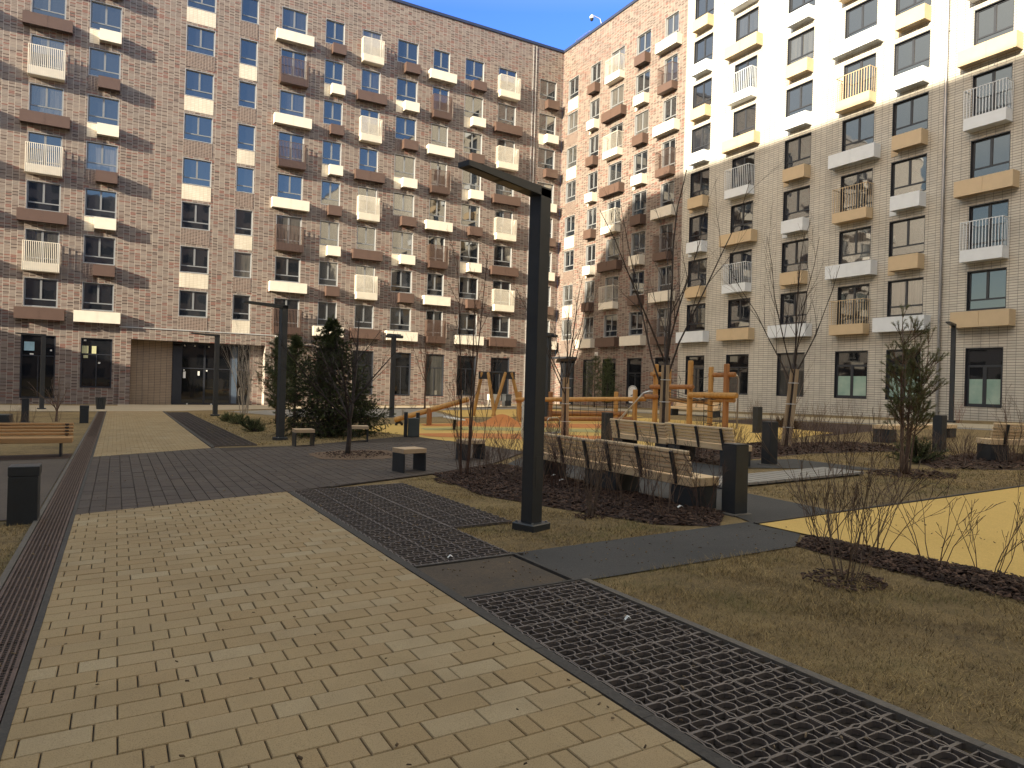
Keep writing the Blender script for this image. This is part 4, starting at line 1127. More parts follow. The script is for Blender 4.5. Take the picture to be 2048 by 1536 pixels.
# climbing frame
t = thing('climbing_frame', 'tall log climbing frame with black rope net and steel slide poles', 'climbing frame', (0, 0), 0, z=0)
def gp(px, py): x, y = at(px, py); return Vector((x, y, gz(x, y)))
pts = {'a': gp(1309, 847), 'b': gp(1336, 843), 'c': gp(1378, 853), 'd': gp(1419, 856), 'e': gp(1450, 858), 'f': gp(1413, 846)}
FR_H = {'a': 2.62, 'b': 2.45, 'c': 2.70, 'd': 2.42, 'e': 2.52}
for k in 'abcde': logpost(t, 'post', (pts[k].x, pts[k].y), FR_H[k], .13 if k in 'ace' else .115, M['log_red'] if k == 'e' else M['log'])
a, b, c, d_, e = (pts[k] for k in 'abcde')
rx = RIGHT_H
def hlog(p, q_, h, r=.115, ext=(.2, .2), m='log'):
    dv = (q_ - p).normalized(); log(t, 'beam', p - dv*ext[0] + UP*h, q_ + dv*ext[1] + UP*h, r, M[m])
hlog(a - FWD_H*.15, c - FWD_H*.15, 1.62, .115, (.42, .12), 'log_red'); hlog(c - FWD_H*.22, e - FWD_H*.22, 1.30, .13, (.12, .45)); hlog(a + FWD_H*.1, b + FWD_H*.1, 2.18, .11, (.5, .05), 'log_x')
hlog(d_ + FWD_H*.1, e + FWD_H*.1, 2.10, .11, (.05, .45), 'log_red'); hlog(b + FWD_H*.3, d_ + FWD_H*.3, 1.02, .11, (.1, .25), 'log_x'); hlog(d_, e, 1.12, .11, (.0, .42), 'log_x')
hlog(a - FWD_H*.1, a - FWD_H*.1 + rx*.1, 1.18, .12, (.5, .0), 'log_red')
q = MB(); rr = random.Random(4)
for i in range(5):
    f = i/4; p0 = b.lerp(d_, f)
    q.tube([p0 + UP*1.5, p0 - FWD_H*.2 + UP*1.15, c.lerp(e, f) + UP*1.05], .014, 4)
    q.tube([p0 + UP*(2.3 - .2*math.sin(f*3.1)), p0 + UP*1.9 + rx*.12, p0 + UP*1.5], .013, 4)
for i in range(5):
    h = 1.5 - i*.09; k = i/4
    q.tube([b.lerp(a, k) + UP*h, (b.lerp(a, k)).lerp(d_.lerp(e, k), .5) + UP*(h-.22), d_.lerp(e, k) + UP*h], .013, 4)
q.tube([b + UP*2.35, b.lerp(c, .6) + UP*2.28, c + UP*2.3], .013, 4); q.tube([c + UP*2.15, c.lerp(d_, .5) + UP*1.95, d_ + UP*2.05], .013, 4); q.tube([d_ + UP*2.05, d_.lerp(e, .5) + UP*2.2, e + UP*2.15], .013, 4)
for sgn in (-.32, .32):
    q.tube([d_ - FWD_H*.25 + rx*sgn + UP*1.25, d_ - FWD_H*.3 + rx*sgn + UP*.05], .013, 4)
for i in range(5):
    h = .2 + i*.24; p = d_ - FWD_H*.28; q.tube([p - rx*.34 + UP*(h+.03), p - FWD_H*.1 + UP*(h-.03), p + rx*.34 + UP*(h+.03)], .013, 4)
q.build('rope_net', M['black'], t)
q = MB(); p = e + rx*.42; q.tube([p - rx*.3 + UP*2.12, p - rx*.08 + UP*2.12, p + UP*2.06, p + rx*.04 + UP*1.95, p + rx*.04 + UP*.0], .03, 8); q.build('slide_pole', M['steel'], t)
for s in (0, .22):
    q = MB(); p0 = gp(1232, 846) + rx*s*.5; p1 = a - rx*.5 + FWD_H*s + UP*1.38
    q.tube([p0, p0 + UP*.05, p1 - UP*.04, p1 + rx*.25 + UP*.04, p1 + rx*.5 + UP*.02], .026, 8); q.build('handrail', M['steel'], t)
# steel hoop, signs, rubber hills
t = thing('hoop', 'low steel hoop on a small plate before the log bridge', 'play hoop', (0, 0), 0, z=0)
p, q2 = gp(1094, 868), gp(1119, 866)
q = MB(); q.tube([p, p + UP*.48, p + (q2-p)*.12 + UP*.55, p + (q2-p)*.8 + UP*.55, q2 + UP*.46, q2], .022, 8); q.build('tube', M['steel'], t)
q = MB(); q.bar(p - (q2-p)*.3 + UP*.02, q2 + (q2-p)*.3 + UP*.02, .5, .03); q.build('base_plate', M['grey_conc'], t)
def board(label, p, w, h, z0, yaw, marks):
    t = thing('information_board', label, 'sign', (p.x, p.y), yaw, 'rounded information boards')
    q = MB(); n = 9; out = []
    for i in range(n): a_ = math.pi*i/(n-1); out.append((math.cos(a_)*w/2, z0+h-w/2+math.sin(a_)*w/2))
    out += [(-w/2, z0+w*.2), (-w*.3, z0), (w*.3, z0), (w/2, z0+w*.2)]
    k = len(out); vs = [(x, -.012, z) for x, z in out] + [(x, .012, z) for x, z in out]
    q.add(vs, [tuple(range(k))[::-1], tuple(range(k, 2*k))] + [(i, (i+1) % k, (i+1) % k + k, i+k) for i in range(k)])
    q.build('panel', M['white_plastic'], t)
    q = MB()
    for s in (-1, 1): q.tube([(s*w*.42, 0, -.05), (s*w*.42, 0, z0+h*.3)], .016, 6)
    q.build('legs' if False else 'leg_frame', M['steel'], t)
    if marks:
        q = MB(); 
        arc = [(math.cos(math.pi*i/8)*w*.42, -.016, z0+h-w/2+math.sin(math.pi*i/8)*w*.42) for i in range(9)]
        q.tube(arc, .012, 4); q.bar((-w*.22, -.016, z0+h*.42), (w*.22, -.016, z0+h*.50), .01, .05); q.bar((-w*.3, -.016, z0+h*.12), (-w*.12, -.016, z0+h*.2), .01, .07)
        q.build('printed_marks', M['black'], t)
    return t
p = gp(1264, 827); board('white rounded information board with dark marks, before the brick wing', p, .52, 1.05, .62, R(-32), True)
p = gp(1058, 884); board('pale board half hidden behind the front lamp post', p, .5, 1.25, .06, R(-10), False)
for (px, py, w_, h_, lab) in ((934, 849, .62, .26, 'smaller orange rubber hill on the play surface'), (1004, 848, 1.0, .42, 'larger orange rubber hill with yellow foot on the play surface')):
    x, y = at(px, py); q = MB(); n = 20; mrings = 7; vs = []; fs = []
    for j in range(mrings+1):
        f = j/mrings
        for i in range(n):
            a_ = 2*math.pi*i/n; r_ = w_*(1-f)
            vs.append((x + r_*math.cos(a_), y + r_*math.sin(a_)*1.2, gz(x, y) + .01 + h_*.5*(1-math.cos(math.pi*f))))
    for j in range(mrings):
        for i in range(n): fs.append((j*n+i, j*n+(i+1) % n, (j+1)*n+(i+1) % n, (j+1)*n+i))
    q.add(vs, fs); o = q.build('rubber_hill', M['orange'], smooth=True); tag(o, lab, 'play mound', 'orange rubber hills')

# ------------------------------------------------------------------ plants
def perp(d, rng):
    v = Vector((rng.gauss(0, 1), rng.gauss(0, 1), rng.gauss(0, 1))); v -= d * v.dot(d)
    return v.normalized() if v.length > 1e-6 else Vector((1, 0, 0))
def grow(mb, p, d, L, r, depth, rng, kids=(3, 5), curve=.18, up=.12, ratio=.55, ang=.65, n=4, start=.3, m=0, tips=None):
    segs = 5 if depth > 0 else 3
    pts = [Vector(p)]; dirs = [Vector(d)]
    dd = Vector(d)
    for i in range(segs):
        dd = (dd + perp(dd, rng)*curve*rng.random() + UP*up*.3).normalized()
        pts.append(pts[-1] + dd*L/segs); dirs.append(dd)
    mb.tube(pts, [max(.0022, r*(1-.75*i/segs)) for i in range(segs+1)], n if r > .012 else 3, m, cap=False)
    if tips is not None and depth == 0: tips.append((pts[-1], dd))
    if depth > 0:
        k = rng.randint(*kids)
        for j in range(k):
            f = start + (1-start)*(j+rng.random()*.8)/k; f = min(f, .97); i = int(f*segs); q = pts[i].lerp(pts[i+1], f*segs-i)
            nd = (dirs[i]*math.cos(ang) + perp(dirs[i], rng)*math.sin(ang)*rng.uniform(.6, 1.25) + UP*up).normalized()
            grow(mb, q, nd, L*ratio*rng.uniform(.6, 1.15)*(1.1-.5*f), r*(1-.7*f)*.62, depth-1, rng, kids, curve, up, ratio, ang, n, start, m, tips)
    return pts

def shrub_mesh(seed, h, stems, spread, r, mat, depth=1, kids=(3, 6), base=.06, ang=.55, name='bare_shrub', curve=.22):
    rng = random.Random(seed); mb = MB()
    for i in range(stems):
        a = 2*math.pi*i/stems + rng.uniform(-.5, .5); ln = spread*rng.uniform(.3, 1.15)
        d = Vector((math.cos(a)*ln, math.sin(a)*ln, 1)).normalized(); b = base*rng.random()
        grow(mb, (math.cos(a)*b, math.sin(a)*b, -.03), d, h*rng.uniform(.6, 1.08), r*rng.uniform(.7, 1.15), depth, rng, kids, curve, .10, .5, ang, 4, .25)
    return mb.mesh(name, mat)
def plant(name, me, xy, label, cat, group, rz=0.0, s=1.0):
    o = link(name, me, None, (xy[0], xy[1], gz(*xy))); o.rotation_euler = (0, 0, rz); o.scale = (s, s, s)
    return tag(o, label, cat, group)
pr = random.Random(77)
# multi-stemmed bushes with a place of their own
plant('bare_bush', shrub_mesh(1, 1.42, 15, .30, .0060, M['twig_mid'], 2, (3, 5), .12, .42, 'bare_bush'), at(1690, 1160), 'tall bare multi-stemmed bush standing alone on the foreground lawn', 'bush', 'bare bushes')
plant('bare_bush', shrub_mesh(2, 1.12, 14, .16, .0065, M['twig_mid'], 1, (3, 5), .06, .4, 'bare_bush'), at(1182, 1035), 'narrow bare bush right of the front lamp post foot', 'bush', 'bare bushes')
plant('pale_bush', shrub_mesh(3, 4.3, 13, .20, .022, M['twig_pale'], 2, (4, 6), .25, .38, 'pale_bush'), at(489, 829), 'pale many-stemmed bare bush before the glass entrance', 'bush', 'bare bushes')
plant('bare_bush', shrub_mesh(4, 3.2, 5, .12, .022, M['twig'], 2, (3, 5), .2, .4, 'bare_bush'), (30.9, 24.9), 'tall thin bare bush against the cream wall between ground floor windows', 'bush', 'bare bushes')
plant('bare_bush', shrub_mesh(6, 1.2, 9, .15, .008, simple('red_twig', (.20, .07, .05), .8), 1, (3, 5), .1, .3, 'bare_bush'), (31.6, 17.0), 'small reddish bare bush against the cream wall at the right', 'bush', 'bare bushes')
plant('bare_bush', shrub_mesh(7, 1.5, 6, .30, .012, M['twig'], 2, (3, 5), .1, .5, 'bare_bush'), (17.2, 8.1), 'bare bush with crossing twigs on the right lawn beyond the yellow strip', 'bush', 'bare bushes')
plant('sapling', shrub_mesh(8, 1.0, 1, .02, .009, M['twig'], 1, (3, 4), .01, .5, 'sapling'), at(771, 873), 'tiny bare sapling left of the litter bin posts', 'sapling', None)
# rows of look-alike shrubs
V = {}
for i in range(5): V['a', i] = shrub_mesh(20+i, 1.0, 9, .30, .0065, M['twig_dark'] if i % 2 else M['twig'], 2, (2, 4), .12, .5)
for i in range(4): V['b', i] = shrub_mesh(40+i, .92, 6, .42, .0062, M['twig_dark'], 2, (2, 3), .10, .5)
for i in range(4): V['c', i] = shrub_mesh(60+i, .75, 20, .55, .0065, M['twig_dark'] if i % 2 else M['twig'], 1, (4, 6), .25, .5)
for i in range(3): V['d', i] = shrub_mesh(80+i, .85, 8, .30, .008, M['twig_tan'] if i else M['twig'], 1, (3, 5), .2, .5)
def row(pos, fam, n, label, group, smin=.8, smax=1.15):
    for i, (x, y) in enumerate(pos):
        plant('bare_shrub', V[fam, i % n], (x, y), label, 'shrub', group, pr.uniform(0, 6.28), pr.uniform(smin, smax))
row([(6.05, 6.75), (6.55, 6.62), (5.95, 7.5), (6.5, 7.65), (5.75, 8.3), (6.45, 8.6), (6.05, 9.3), (5.55, 9.1), (6.5, 9.8), (5.9, 10.3), (6.4, 10.8), (5.5, 10.6), (6.1, 11.5), (6.6, 12.0), (5.6, 11.6)], 'a', 5,
    'bare upright shrub in the dark mulch behind the double timber bench', 'shrubs behind the double timber bench', .85, 1.12)
row([(6.50, 4.85), (6.62, 4.30), (6.60, 3.72), (6.72, 3.30), (6.55, 2.75), (6.80, 2.35), (6.5, 1.8), (6.9, 1.4), (6.6, .8)], 'b', 4,
    'bare spreading shrub in the mulch strip along the yellow surface', 'shrubs along the yellow surface', .78, 1.1)
row([(11.7, 15.1), (12.2, 12.4), (12.6, 13.3), (13.2, 12.2), (13.7, 13.0), (14.3, 12.0), (14.9, 12.8), (15.4, 11.8), (16.0, 12.6), (16.6, 11.6), (17.1, 12.3), (17.7, 11.2), (18.2, 11.9), (14.0, 14.0), (13.0, 14.5), (12.0, 13.9), (16.5, 13.4), (17.6, 13.1)], 'c', 4,
    'low dense twiggy shrub in the dark bed right of the second bench row', 'low shrubs right of the second bench row', .8, 1.15)
row([(15.4, 8.9), (16.1, 8.5), (16.8, 8.0), (17.4, 7.4), (17.0, 9.0), (18.0, 8.3), (18.4, 7.0), (18.8, 6.2), (16.3, 9.3)], 'c', 4,
    'low dense twiggy shrub in the dark bed before the right bench', 'low shrubs before the right bench', .75, 1.05)
row([(11.5, 10.9), (10.3, 16.2), (9.6, 15.8), (10.9, 17.0), (9.3, 14.6)], 'a', 5, 'bare upright shrub by the ends of the second bench row', 'shrubs by the second bench row', .8, 1.1)
row([(23.9, 21.4), (24.8, 20.6), (25.5, 19.2), (26.2, 18.0), (25.9, 16.8), (24.6, 18.4), (23.4, 18.6), (22.6, 17.3), (25.4, 22.6), (26.6, 21.0), (26.7, 23.6), (27.0, 19.4)], 'd', 3,
    'thin bare shrub in the far bed before the cream facade', 'shrubs before the cream facade', .9, 1.3)
row([(10.5+i*1.45, 45.45) for i in range(11)], 'c', 4, 'low dark shrub in the strip before the long brick facade', 'shrubs before the long brick facade', .7, .9)
row([(31.6, 22.6), (31.7, 28.0), (31.6, 31.2), (31.8, 34.5), (31.7, 20.0)], 'd', 3, 'thin bare shrub at the foot of the cream wall', 'shrubs at the cream wall foot', .7, 1.0)
row([(-3.0, 29.5), (-3.6, 28.9), (-2.7, 31.0), (-4.3, 29.3), (-3.3, 33.0), (-1.9, 30.6)], 'd', 3, 'thin bare shrub in the bed beyond the orange bench', 'shrubs beyond the orange bench', .7, 1.0)

# bare trees: trunk + crown of bare limbs
def bare_tree(name, label, xy, h, trunk_h, r, seed, limbs, mat, spread=.5, depth=2, kids=(3, 5), lean=(0, 0), up=.12, ratio=.5, group=None, ang=.5, limb_len=None, limb_r=1.0):
    rng = random.Random(seed)
    t = thing(name, label, 'tree', xy, 0, group)
    q = MB(); pts = [Vector((0, 0, -.1))]
    for i in range(1, 7):
        f = i/6; pts.append(Vector((lean[0]*f + rng.uniform(-.02, .02), lean[1]*f + rng.uniform(-.02, .02), trunk_h*f)))
    q.tube(pts, [r*(1.25 if i == 0 else 1-.35*i/6) for i in range(7)], 8); q.build('trunk', mat, t, smooth=True)
    q = MB(); top = pts[-1]
    for i in range(limbs):
        a = 2*math.pi*i/limbs + rng.uniform(-.4, .4)
        f = .55 + .45*rng.random() if i else 1.0
        k = int(f*6*.999); p = pts[k].lerp(pts[min(6, k+1)], f*6-k) if k < 6 else top
        sp = spread*rng.uniform(.6, 1.3) if i else .08
        d = Vector((math.cos(a)*sp, math.sin(a)*sp, 1)).normalized()
        L = (limb_len or (h-p.z))*rng.uniform(.75, 1.05) if i else (h-p.z)
        grow(q, p, d, L, r*(.62 if i == 0 else .45)*limb_r, depth, rng, kids, .16, up, ratio, ang, 5, .22)
    q.build('crown', mat, t); return t
def stakes(t, h, r, n=3, rad=.10, lean=(0, 0)):
    for i in range(n):
        a = 2*math.pi*i/n + .5
        q = MB(); b = Vector((math.cos(a)*rad*1.15, math.sin(a)*rad*1.15, -.1)); e = Vector((math.cos(a)*rad*.8 + lean[0], math.sin(a)*rad*.8 + lean[1], h))
        q.tube([b, b.lerp(e, .5), e], [r, r, r*.95], 8); q.build('stake', M['stake'], t)
    q = MB()
    for f in (.25, .55, .82):
        c = Vector((lean[0]*f, lean[1]*f, h*f)); rr_ = rad*(1.15-.35*f)+r
        q.tube([c + Vector((math.cos(2*math.pi*i/10)*rr_, math.sin(2*math.pi*i/10)*rr_, 0)) for i in range(11)], .008, 4, cap=False)
    q.build('tie', M['white_plastic'], t)
t1 = bare_tree('bare_tree', 'small bare spreading tree in the sandy round pit amid dark paving', T1C, 3.25, 1.25, .062, 5, 8, M['bark_dark'], .85, 3, (3, 5), (.06, 0), .06, .55, None, .7)
# slim multi-stemmed tree
rng = random.Random(9); t = thing('bare_tree', 'slim tree of several tall bare stems rising before the stools', 'tree', at(930, 958), 0)
for i, (ax_, ay_, L) in enumerate(((-.03, .02, 4.1), (.10, .05, 4.25), (.03, -.02, 3.6), (-.12, .03, 2.6), (.2, -.05, 2.4), (-.2, 0, 1.9))):
    q = MB(); grow(q, (ax_*.8 + (i-2)*.025, ay_*.6, -.05), Vector((ax_*.75, ay_, 1)).normalized(), L, .021 if i < 3 else .010, 2, rng, (6, 9), .08, .16, .26, .55, 5, .25)
    q.build('stem', M['bark_red'] if i < 3 else M['twig'], t)
for (lab, px, py, h, sh, seed, sp, ln, nl, rr_) in (
    ('tallest staked bare tree, with long bent limbs, behind the second bench row', 1327, 893, 7.7, 2.25, 31, .55, (-.02, -.03), 6, .105),
    ('staked bare tree with fine upright limbs, left of the log bridge posts', 1131, 872, 5.5, 1.95, 32, .42, (-.03, 0), 8, .075),
    ('staked leaning bare tree before the cream facade', 1572, 893, 5.9, 2.15, 33, .45, (.17, -.10), 6, .075)):
    t = bare_tree('staked_tree', lab, at(px, py), h, sh+.15, rr_, seed, nl, M['bark_dark'], sp, 2, (4, 6), ln, .16, .42, 'young staked trees', .5, None, .62)
    stakes(t, sh, .052, 3, .095, (ln[0]*.95, ln[1]*.95))
bare_tree('bare_tree', 'small bare bushy tree in the left bed beyond the orange bench', at(113, 843), 1.75, .55, .05, 41, 6, M['twig'], .8, 2, (3, 5))
bare_tree('bare_tree', 'thin straight reddish bare tree before the brick shop windows', at(849, 822), 5.0, 2.6, .06, 42, 6, M['bark_red'], .35, 2, (3, 5))

# conifers: woody skeleton plus sprays of needles
def tuft(mb, p, d, n, ln, w, rng, cone=1.0):
    p = Vector(p); d = Vector(d).normalized()
    for _ in range(n):
        f = rng.random(); o = p + d*(f-.6)*ln*1.5
        v = (d*rng.uniform(.25, 1.0) + perp(d, rng)*cone*rng.uniform(.4, 1.0)).normalized()
        s = perp(v, rng)*w/2; L = ln*rng.uniform(.65, 1.1)
        mb.add([o-s, o+s, o+v*L], [(0, 1, 2)])
def pine(name, label, xy, h, seed, base, width, whorls, mat, bark, group, r=.05, ln=.10, tn=34, cone=1.0, lean=(0, 0), droop=0.0, sub=3, tip_only=False, w=.010, taper=.75, nbr=(4, 6), dist=.95):
    rng = random.Random(seed); t = thing(name, label, 'tree', xy, rng.uniform(0, 6), group)
    q = MB(); c = MB()
    pts = [Vector((lean[0]*f + rng.uniform(-.02, .02), lean[1]*f, h*f)) for f in [i/8 for i in range(9)]]; pts[0].z = -.08
    q.tube(pts, [r*(1-.85*i/8) for i in range(9)], 7); q.build('trunk', bark, t, smooth=True)
    for k in range(whorls):
        f = base + (1-base)*(k/whorls)**dist; z = f*8; i = min(7, int(z)); p = pts[i].lerp(pts[i+1], z-i)
        prof = width*(1-f)**taper*(.35+.65*min(1, (f-base)/.18+.35)); nb = rng.randint(*nbr); a0 = rng.uniform(0, 6.28)
        for j in range(nb):
            a = a0 + 2*math.pi*j/nb + rng.uniform(-.3, .3); L = max(.12, prof*rng.uniform(.65, 1.2))
            d = Vector((math.cos(a), math.sin(a), rng.uniform(.25, .65) - droop)).normalized()
            bp = [p]; dd = d
            for s_ in range(4): dd = (dd + UP*(.12 if droop == 0 else -.02) + perp(dd, rng)*.15).normalized(); bp.append(bp[-1] + dd*L/4)
            c.tube(bp, [r*.28*(1-f*.5)*(1-.2*s_) for s_ in range(5)], 4, 1, cap=False)
            for s_ in range(1, 5):
                if tip_only and s_ < 3: continue
                tuft(c, bp[s_], bp[s_]-bp[s_-1], int(tn*(1.05-.6*f)), ln, w, rng, cone)
                for _ in range(sub if s_ > 1 or not tip_only else 0):
                    dv = (dd*.6 + perp(dd, rng)*.8 + UP*(.25 if droop == 0 else -.15)).normalized(); e = bp[s_] + dv*L*.32*rng.uniform(.5, 1)
                    c.tube([bp[s_], e], [.006, .004], 3, 1, cap=False); tuft(c, e, dv, tn, ln, w, rng, cone)
    tuft(c, pts[-1], UP, int(tn*1.4), ln, w, rng, cone)
    c.build('crown', [mat, bark], t); return t
PG = 'conifers by the left lawn'
pine('pine_tree', 'slim dark pine left of the spruce, just behind the lamp post', at(552, 848), 3.6, 3, .17, 1.25, 11, M['pine'], M['bark_red'], PG, .05, .13, 30)
pine('pine_tree', 'dark pine with bare reddish lower trunk, between lamp post and spruce', at(588, 856), 3.5, 4, .27, 1.25, 10, M['pine'], M['bark_red'], PG, .06, .13, 30)
pine('spruce_tree', 'large dark spruce standing behind the low stools', (6.05, 22.7), 3.85, 5, .02, 1.75, 32, M['spruce'], M['bark_dark'], PG, .07, .072, 30, .8, droop=.42, sub=4, w=.014, taper=.85, nbr=(7, 9), dist=1.25)
pine('spruce_tree', 'low young green spruce at the right foot of the large spruce', (7.1, 22.9), 1.35, 6, .02, 1.2, 11, M['spruce'], M['bark_dark'], PG, .035, .07, 26, .8, droop=.35, sub=3, w=.012)
pine('pine_tree', 'sparse young pine before the brick wing, left of a denser one', at(1188, 815), 3.9, 7, .10, 1.7, 9, M['pine'], M['bark_dark'], 'pines before the brick wing', .05, .16, 22, sub=2)
pine('pine_tree', 'slender denser pine before the brick wing', at(1213, 817), 3.7, 8, .10, 1.2, 10, M['pine'], M['bark_dark'], 'pines before the brick wing', .05, .16, 20)
# open pine on the right: several bare stems with needle brushes on top
def open_pine():
    rng = random.Random(21); t = thing('pine_tree', 'open several-stemmed pine with bare legs and brush-like tufts, on the right lawn', 'tree', (13.2, 8.05), 0)
    c = MB()
    for i, (dx, dy, L, r) in enumerate(((-.10, .0, 2.9, .035), (.13, .05, 2.6, .030), (.02, -.08, 2.3, .026), (.28, 0, 2.1, .02), (-.25, .05, 1.9, .02))):
        q = MB(); rngs = random.Random(100+i); pts = [Vector((dx*.4, dy*.4, -.05))]; d = Vector((dx*.55, dy*.5, 1)).normalized()
        for s_ in range(8): d = (d + perp(d, rngs)*.08 + UP*.05).normalized(); pts.append(pts[-1] + d*L/8)
        q.tube(pts, [r*(1-.7*s_/8) for s_ in range(9)], 6); q.build('trunk', M['twig'], t, smooth=True)
        for s_ in range(3, 9):
            for j in range(4 if s_ < 8 else 1):
                a = rngs.uniform(0, 6.28); L2 = rngs.uniform(.35, .72)*(1.02-.03*s_)
                dv = Vector((math.cos(a), math.sin(a), rngs.uniform(.35, .9))).normalized() if s_ < 8 else UP
                bp = [pts[s_]]; dd = dv
                for k in range(4): dd = (dd + UP*.16).normalized(); bp.append(bp[-1] + dd*L2/4)
                c.tube(bp, [.010, .009, .008, .007, .006], 4, 1, cap=False)
                for k in (3, 4): tuft(c, bp[k], bp[k]-bp[k-1], 44, .075, .006, rngs, .7)
                for _ in range(3):
                    v2 = (dd + perp(dd, rngs)*.9 + UP*.3).normalized(); e = bp[rngs.randint(2, 3)] + v2*.17; c.tube([bp[2], e], [.006, .004], 3, 1, cap=False); tuft(c, e, v2, 44, .075, .006, rngs, .7)
    c.build('crown', [M['pine_gold'], M['twig']], t)
open_pine()
def mugo(label, xy, r, h, seed, mat, group, name='dwarf_pine'):
    rng = random.Random(seed); c = MB()
    for i in range(46):
        a = rng.uniform(0, 6.28); el = rng.uniform(.15, 1.45); d = Vector((math.cos(a)*math.cos(el), math.sin(a)*math.cos(el), math.sin(el)*h/r)); L = r*rng.uniform(.6, 1.0)
        e = d*L; c.tube([(0, 0, 0), d*L*.5 - UP*.03, e], [.014, .010, .006], 3, 1, cap=False)
        for f in (.55, .8, 1.0): tuft(c, d*L*f, d.normalized() + UP*.3, 26, .10, .010, rng, .9)
    o = c.build(name, [mat, M['bark_dark']], None, (xy[0], xy[1], gz(*xy))); return tag(o, label, 'shrub', group)
MG = 'low dwarf conifers'
mugo('round dwarf pine on the left lawn, nearest of the low conifers there', at(505, 863), .62, .5, 51, M['pine'], MG)
mugo('smaller brownish dwarf pine beyond the nearest one on the left lawn', at(478, 848), .55, .4, 52, M['pine_gold'], MG)
mugo('dwarf pine farthest back on the left lawn, near the lamp post', at(458, 843), .6, .4, 53, M['pine_gold'], MG)
mugo('dense dark dwarf pine at the foot of the open pine', (15.35, 9.1), .62, .66, 54, M['pine'], MG)
mugo('brown withered globe thuja in the far bed', (23.4, 19.3), .42, .42, 55, M['thuja'], 'withered globe thujas', 'thuja')
mugo('second brown withered thuja, closer to the viewer', (22.5, 18.2), .40, .38, 56, M['thuja'], 'withered globe thujas', 'thuja')

# ------------------------------------------------------------------ grass, bark chips, litter
def inpoly(x, y, poly):
    c = np.zeros(len(x), bool); n = len(poly); j = n-1
    for i in range(n):
        xi, yi = poly[i]; xj, yj = poly[j]
        c ^= ((yi > y) != (yj > y)) & (x < (xj-xi)*(y-yi)/(yj-yi+1e-12)+xi); j = i
    return c
def gzv(x, y):
    xc = np.clip(cy_*x - sy_*y, -34, 34); return .024*xc + .0004*xc*xc
def sample(poly, n, rng):
    P_ = np.array(poly); lo = P_.min(0); hi = P_.max(0); A_ = area(poly); bb_ = (hi-lo).prod()
    m = int(n*bb_/A_*1.05)+10; x = rng.uniform(lo[0], hi[0], m); y = rng.uniform(lo[1], hi[1], m); k = inpoly(x, y, poly); return x[k], y[k]
nrng = np.random.default_rng(5)
def blades(polys):
    V_ = []; 
    for poly, dens, ln, w in polys:
        x, y = sample(poly, area(poly)*dens, nrng)
        pat = np.sin(x*2.3+1.3*np.sin(y*1.7))*np.sin(y*2.9+np.sin(x*3.1)) + .5*np.sin(x*7.1+y*5.3)
        k = nrng.random(len(x)) < np.clip(.70+.50*pat, .22, 1); x, y = x[k], y[k]; n = len(x)
        a = nrng.uniform(0, 2*np.pi, n); el = nrng.uniform(.02, .80, n); L = ln*nrng.uniform(.5, 1.3, n)*(1.0+.45*np.sin(x*1.9+np.sin(y*2.3)*1.5)*np.sin(y*1.6))
        dx, dy, dz = np.cos(a)*np.cos(el)*L, np.sin(a)*np.cos(el)*L, np.sin(el)*L
        px_, py_ = -np.sin(a)*w/2, np.cos(a)*w/2; z = gzv(x, y)
        v = np.stack([np.stack([x-px_, y-py_, z-.004], 1), np.stack([x+px_, y+py_, z-.004], 1), np.stack([x+dx, y+dy, z+dz+.004], 1)], 1)
        V_.append(v.reshape(-1, 3))
    v = np.concatenate(V_); n = len(v)//3
    me = bpy.data.meshes.new('dead_grass'); me.vertices.add(len(v)); me.vertices.foreach_set('co', v.ravel())
    me.loops.add(3*n); me.loops.foreach_set('vertex_index', np.arange(3*n)); me.polygons.add(n)
    me.polygons.foreach_set('loop_start', np.arange(0, 3*n, 3)); me.update(calc_edges=True); me.materials.append(M['grass_blade'])
    tag(link('dead_grass', me), 'short dead yellow-brown grass on the lawns', 'grass', None, 'stuff')
blades([([(3.56, -1.0), (3.56, 5.0), (6.25, 5.0), (6.25, 3.4), (6.15, 2.9), (5.6, -1.0)], 5600, .062, .0038),
        ([(3.49, 6.09), (5.85, 6.11), (5.4, 7.6), (4.95, 9.5), (5.15, 12.1), (4.3, 11.6), (4.27, 7.47), (3.49, 7.47)], 3200, .050, .006),
        ([(8.8, 6.2), (21, 6.2), (18, 7), (14, 8.6), (12.4, 8.25), (8.75, 8.2)], 1300, .055, .009),
        ([(-4.5, 1.5), (-.83, 1.5), (-.83, 10.3), (-4.5, 10.5)], 2300, .05, .006),
        ([(13.7, 8.3), (16, 9.8), (19.4, 9.4), (18, 11), (15, 11.4), (12.4, 11.2), (13.7, 10.8)], 900, .06, .010),
        ([(2.3, 20.0), (3.4, 20.0), (6.4, 20.1), (8.2, 22), (7.6, 26), (7.0, 34), (3.6, 40)], 260, .07, .016)])
